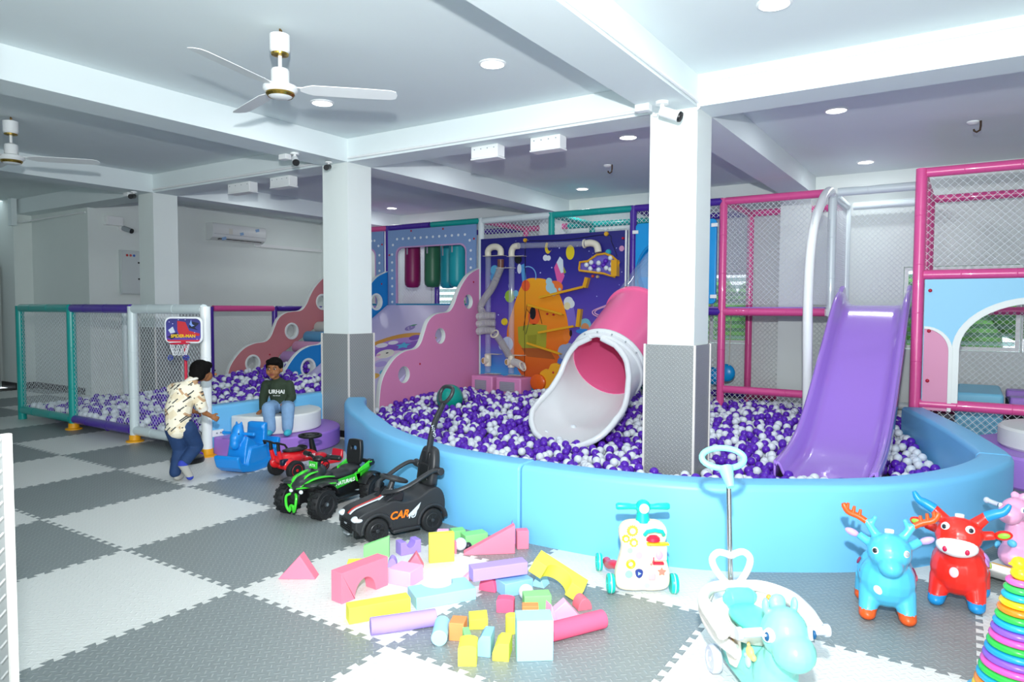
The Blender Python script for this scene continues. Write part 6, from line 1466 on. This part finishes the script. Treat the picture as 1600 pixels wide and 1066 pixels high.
for s in (0, 1): B().ell(HC+V((.085+.012*s, .075-.03*s, .0)), (.006, .007, .006), u=10, v=6).obj('eye', BLACKPL, t)
# shirt with a printed pattern
SH = bpy.data.materials.new('patterned_shirt'); SH.use_nodes = True; nt = SH.node_tree; N = nt.nodes; L = nt.links; bs = N['Principled BSDF']; bs.inputs['Roughness'].default_value = .8
tc = N.new('ShaderNodeTexCoord'); base = None
def shirt_layer(prev, scale, rot, col, thr, off):
    mp = N.new('ShaderNodeMapping'); mp.inputs['Scale'].default_value = scale; mp.inputs['Rotation'].default_value = (0, radians(rot), 0); mp.inputs['Location'].default_value = (off, 0, off*.7)
    r0 = N.new('ShaderNodeMapping'); r0.vector_type = 'POINT'; r0.inputs['Rotation'].default_value = (0, radians(rot), 0); L.new(tc.outputs['Object'], r0.inputs[0])
    mp.inputs['Rotation'].default_value = (0, 0, 0); L.new(r0.outputs[0], mp.inputs[0])
    vo = N.new('ShaderNodeTexVoronoi'); vo.distance = 'CHEBYCHEV'; vo.inputs['Scale'].default_value = 1.0; vo.inputs['Randomness'].default_value = .8; L.new(mp.outputs[0], vo.inputs['Vector'])
    lt = N.new('ShaderNodeMath'); lt.operation = 'LESS_THAN'; lt.inputs[1].default_value = thr; L.new(vo.outputs['Distance'], lt.inputs[0])
    mx = N.new('ShaderNodeMix'); mx.data_type = 'RGBA'; L.new(lt.outputs[0], mx.inputs[0]); mx.inputs[7].default_value = (*hx(col), 1)
    if prev is None: mx.inputs[6].default_value = (*hx('#efe6cf'), 1)
    else: L.new(prev, mx.inputs[6])
    return mx.outputs[2]
q_ = shirt_layer(None, (10, 1.5, 17), 38, '#e2d3b4', .34, .3)
q_ = shirt_layer(q_, (9, 1.5, 34), -52, '#c09a74', .27, 1.7)
q_ = shirt_layer(q_, (9, 1.5, 52), 42, '#3b3f40', .24, 4.1)
q_ = shirt_layer(q_, (30, 1.5, 34), 10, '#55504a', .16, 7.7)
L.new(q_, bs.inputs['Base Color'])
b = B(); chain(b, [(-.045, 0, .43), (-.055, .03, .58), (-.03, .07, .71)], [.090, .103, .094]); b.ell((-.03, .075, .745), (.122, .074, .055)); cap(b, (.02, .09, .785), (.03, .10, .80), .05, .046)
b.ell((-.045, 0, .425), (.105, .085, .04)); chain(b, [(.065, .08, .735), (.10, .10, .60)], [.052, .045]); chain(b, [(-.12, .09, .735), (-.10, .17, .60)], [.052, .045])
organic('shirt', b, .006, SH, t, 5)
B().cyl((.098, .10, .605), (.109, .122, .555), .045, .040, n=20).obj('sleeve_cuff', mat('cream_cuff', '#e9e3d6', .8), t, bevel=.006)
cl_ = B().tube([(.03+.05*cos(a), .095+.045*sin(a), .815+.012*cos(a)) for a in [2*pi*k/20 for k in range(20)]], .011, 8, True); cl_.obj('collar', mat('cream_cuff', '#e9e3d6'), t)
JN = mat('dark_denim', '#1d3963', .8, var=.22, bscale=26); JL = mat('light_denim', '#7c9fc4', .8, var=.18, bscale=22)
b = B(); chain(b, [(-.075, 0, .42), (-.058, .05, .245), (-.066, -.02, .075)], [.074, .055, .045]); chain(b, [(.02, .02, .42), (.055, .10, .265), (.012, -.01, .165)], [.074, .055, .045]); b.ell((-.03, .01, .42), (.10, .08, .05))
organic('jeans', b, .006, JN, t, 4)
b = B(); b.ell((-.055, .02, .032), (.036, .068, .031)); organic('sock', b, .004, mat('grey_sock', '#a9a8a2', .85), t, 3, matfn=None)
SK = [mat('grey_sock', '#a9a8a2'), mat('blue_sock_tip', '#2d3fa8', .8)]
b = B(); cap(b, (.005, -.036, .14), (.05, -.012, .036), .035, .028); b.ell((.0, -.04, .145), (.033, .03, .035))
organic('sock', b, .004, SK, t, 3, matfn=lambda c, n_: 1 if (c.z > .135 or c.z < .04) else 0)

# ---- seated boy facing the camera
t = thing('person', 'boy in dark green sweatshirt and light jeans sitting on the white step', 'person', (-1.58, 2.385, 0), radians(33.2))
HC = V((-.083, -.05, .775))
b = B()
b.ell(HC+V((0, .01, .012)), (.071, .078, .080)).ell(HC+V((0, -.028, -.030)), (.060, .047, .052)).ell(HC+V((.002, -.055, -.072)), (.026, .02, .018))
cap(b, (-.072, -.01, .66), (-.08, -.03, .71), .034, .034)
b.ell(HC+V((-.002, -.077, -.020)), (.012, .016, .013)).ell(HC+V((-.002, -.070, .0)), (.007, .012, .018))
for s in (-1, 1): b.ell(HC+V((s*.071, .005, -.012)), (.009, .016, .023)); b.ell(HC+V((s*.036, -.052, -.03)), (.024, .02, .022))
chain(b, [(-.04, .02, .42), (-.05, .01, .52), (-.065, .0, .61)], [.08, .08, .075]); b.ell((-.068, 0, .625), (.11, .055, .038))
chain(b, [(-.175, 0, .615), (-.205, .0, .49), (-.205, -.04, .385)], [.034, .028, .020]); chain(b, [(.04, 0, .615), (.072, -.02, .50), (.05, -.10, .455)], [.034, .028, .020])
hand(b, (-.206, -.045, .378), (-.15, -.75, -.22), (-.1, -.25, .95), -1, 1.05, .25); hand(b, (.05, -.10, .455), (-.3, -.8, -.1), (0, -.1, 1), 1, 1, .5)
chain(b, [(-.085, 0, .41), (-.095, -.20, .415), (-.045, -.275, .24)], [.060, .044, .030]); chain(b, [(.02, 0, .41), (.09, -.20, .415), (.112, -.275, .25)], [.060, .044, .030])
b.ell((-.05, -.315, .202), (.028, .058, .026)).ell((.125, -.315, .205), (.028, .058, .026))
organic('body', b, .0042, SKIN, t, 3)
b = B(); b.ell(HC+V((0, .022, .036)), (.079, .084, .080)).ell(HC+V((.01, -.044, .066)), (.055, .030, .026)).ell(HC+V((-.03, -.03, .07)), (.04, .03, .028)); b.ell(HC+V((-.066, -.01, .03)), (.010, .03, .028)); b.ell(HC+V((.066, -.01, .03)), (.010, .03, .028))
organic('hair', b, .0055, HAIR, t, 2)
for s in (-1, 1):
    B().ell(HC+V((s*.028-.002, -.0665, .004)), (.0105, .0062, .0056), u=16, v=10).obj('eye', mat('eye_white', '#f0f4f4'), t)
    B().ell(HC+V((s*.028-.002, -.0725, .0035)), (.0072, .0036, .0058), u=14, v=8).obj('iris', mat('eye_black', '#120b08', .15), t)
    B().tube([HC+V((s*.014-.002, -.073, .020)), HC+V((s*.030-.002, -.073, .026)), HC+V((s*.046-.002, -.062, .021))], .0036, 6, flat=.8).obj('eyebrow', HAIR, t)
    B().tube([HC+V((s*.015-.002, -.073, .009)), HC+V((s*.028-.002, -.0755, .013)), HC+V((s*.042-.002, -.066, .008))], .0018, 6).obj('eyelid', HAIR, t)
B().tube([HC+V((-.022, -.064, -.047)), HC+V((-.009, -.074, -.043)), HC+V((0, -.075, -.045)), HC+V((.009, -.074, -.043)), HC+V((.020, -.064, -.047))], .0042, 8).tube([HC+V((-.016, -.068, -.053)), HC+V((0, -.073, -.057)), HC+V((.014, -.068, -.053))], .0045, 8).obj('lips', mat('lips', '#8c4a44', .4), t)
GR = mat('dark_green_cotton', '#2c3a2a', .85, bump=.3, bscale=300)
b = B(); chain(b, [(-.04, .02, .43), (-.05, .01, .52), (-.065, .0, .60)], [.097, .097, .090]); b.ell((-.068, 0, .628), (.128, .068, .042)); cap(b, (-.07, -.005, .65), (-.072, -.008, .66), .052, .047)
chain(b, [(-.175, 0, .615), (-.207, .0, .49), (-.206, -.035, .395)], [.050, .043, .032]); chain(b, [(.04, 0, .615), (.074, -.02, .50), (.052, -.09, .455)], [.050, .043, .034]); b.ell((-.04, .0, .425), (.11, .09, .045))
organic('sweatshirt', b, .006, GR, t, 5)
text('lettering', 'URHAI', .052, mat('white_print', '#e8ebe6', .6), t, Matrix(((1, 0, 0, -.045), (0, .12, -1, -.098), (0, 1, .12, .560), (0, 0, 0, 1))), .004, 0, .0012)
text('lettering', 'stay with you', .013, mat('white_print', '#e8ebe6'), t, Matrix(((1, 0, 0, -.045), (0, .12, -1, -.104), (0, 1, .12, .525), (0, 0, 0, 1))), .004)
b = B(); chain(b, [(-.085, 0, .41), (-.095, -.19, .415), (-.05, -.268, .235)], [.074, .062, .050]); chain(b, [(.02, 0, .41), (.09, -.19, .415), (.110, -.268, .245)], [.074, .062, .050]); b.ell((-.03, .0, .405), (.115, .085, .05))
organic('jeans', b, .006, JL, t, 4)
b = B(); b.ell((-.052, -.315, .203), (.033, .062, .029)).cyl((-.05, -.28, .20), (-.05, -.275, .235), .036, n=16); organic('sock', b, .004, mat('turquoise_sock', '#3fb4c8', .85), t, 3)
b = B(); b.ell((.125, -.315, .205), (.033, .062, .029)).cyl((.118, -.28, .20), (.114, -.275, .24), .036, n=16); organic('sock', b, .004, mat('turquoise_sock', '#3fb4c8'), t, 3)

# ---- toy basketball hoop on a stand
t = thing('basketball_hoop', 'toy basketball hoop on a red pole with a purple printed backboard', 'toy hoop', (-1.79, 1.50, 0), radians(33.2))
B().lathe([(0, 0), (.135, 0), (.14, .015), (.135, .045), (.11, .06), (0, .062)], 36).obj('base', BLACKPL, t)
B().cyl((0, 0, .06), (0, 0, 1.15), .0125, n=14).obj('pole', mat('red_metal_tube', '#c41c3c', .3), t)
BBM = T(0, -.022, 1.165) @ M_XZ
curve_board('backboard', [rrect(-.165, .165, -.115, .115, .05)], .02, mat('white_board', '#e9edf0', .4), t, BBM, .006)
PRN = ramp_color(mat('purple_print', '#4b3a8c', .4), [(0, '#6a3fa6'), (.5, '#3f3f92'), (1, '#35306e')], 2, 1.05, 1.28)
curve_board('board_print', [rrect(-.15, .15, -.10, .10, .042)], .003, PRN, t, T(0, -.0345, 1.165) @ M_XZ)
def pb(c, pts, h=.002): return B().prism(pts, h, T(0, -.0362, 1.165) @ M_XZ).obj('print_patch', mat('bp'+c[1:], c, .45), t, smooth=False)
pb('#c22a34', [(-.05, .08), (.02, .07), (.05, .0), (.03, -.06), (-.03, -.06), (-.05, .0)]); pb('#c22a34', [(.03, -.0), (.145, -.03), (.14, -.05), (.03, -.05)], .0026); pb('#1c2036', [(.06, .08), (.14, .06), (.10, .02), (.13, .0), (.05, .02)], .0024)
pb('#c9d2e2', [(-.13, .0), (-.09, .03), (-.07, -.02), (-.11, -.03)]); pb('#23203c', [(-.14, -.06), (-.06, -.02), (-.04, -.05), (-.10, -.08)], .0024); pb('#7f9be0', [(.055, .05), (.07, .09), (.08, .05), (.10, .04), (.075, .03)], .003)
pb('#d02a3a', [(-.148, -.085), (.148, -.085), (.13, -.10), (-.13, -.10)], .003)
text('lettering', 'SPIDER-MAN', .038, mat('yellow_print', '#ecc21c', .4), t, T(0, -.0405, 1.112) @ M_XZ, .001, 0, .0012)
for k in range(7):
    a, z = [(-.12, .07), (-.09, .055), (.12, -.08), (-.10, -.045), (.02, .09), (-.04, .09), (.10, -.02)][k]; pb('#c9c4ee', circ(a, z, .004, None, 6), .0035)
B().torus((0, -.105, 1.052), .078, .0055, None, 30, 8).bb(-.02, .02, -.04, -.02, 1.04, 1.065).obj('rim', mat('red_metal_tube', '#c41c3c'), t)
b = B()
for k in range(10):
    a0 = 2*pi*k/10
    for s in (-1, 1):
        pts = [(.078*cos(a0), -.105+.078*sin(a0), 1.05), (.066*cos(a0+s*.3), -.105+.066*sin(a0+s*.3), 1.0), (.052*cos(a0+s*.6), -.105+.052*sin(a0+s*.6), .95)]; b.tube(pts, .0026, 5)
b.obj('net', mat('white_cord', '#dfe2e6', .7), t)
for x, y in ((-.07, -.13), (.065, -.12), (.02, -.05)): B().torus((x, y, .93), .02, .0045, Matrix.Identity(4), 18, 6).torus((0, 0, 0), .02, .0045, T(x, y, .93) @ Matrix.Rotation(pi/2, 4, 'X'), 18, 6).obj('blue_charm', mat('navy_cord', '#3c4a9a', .5), t)
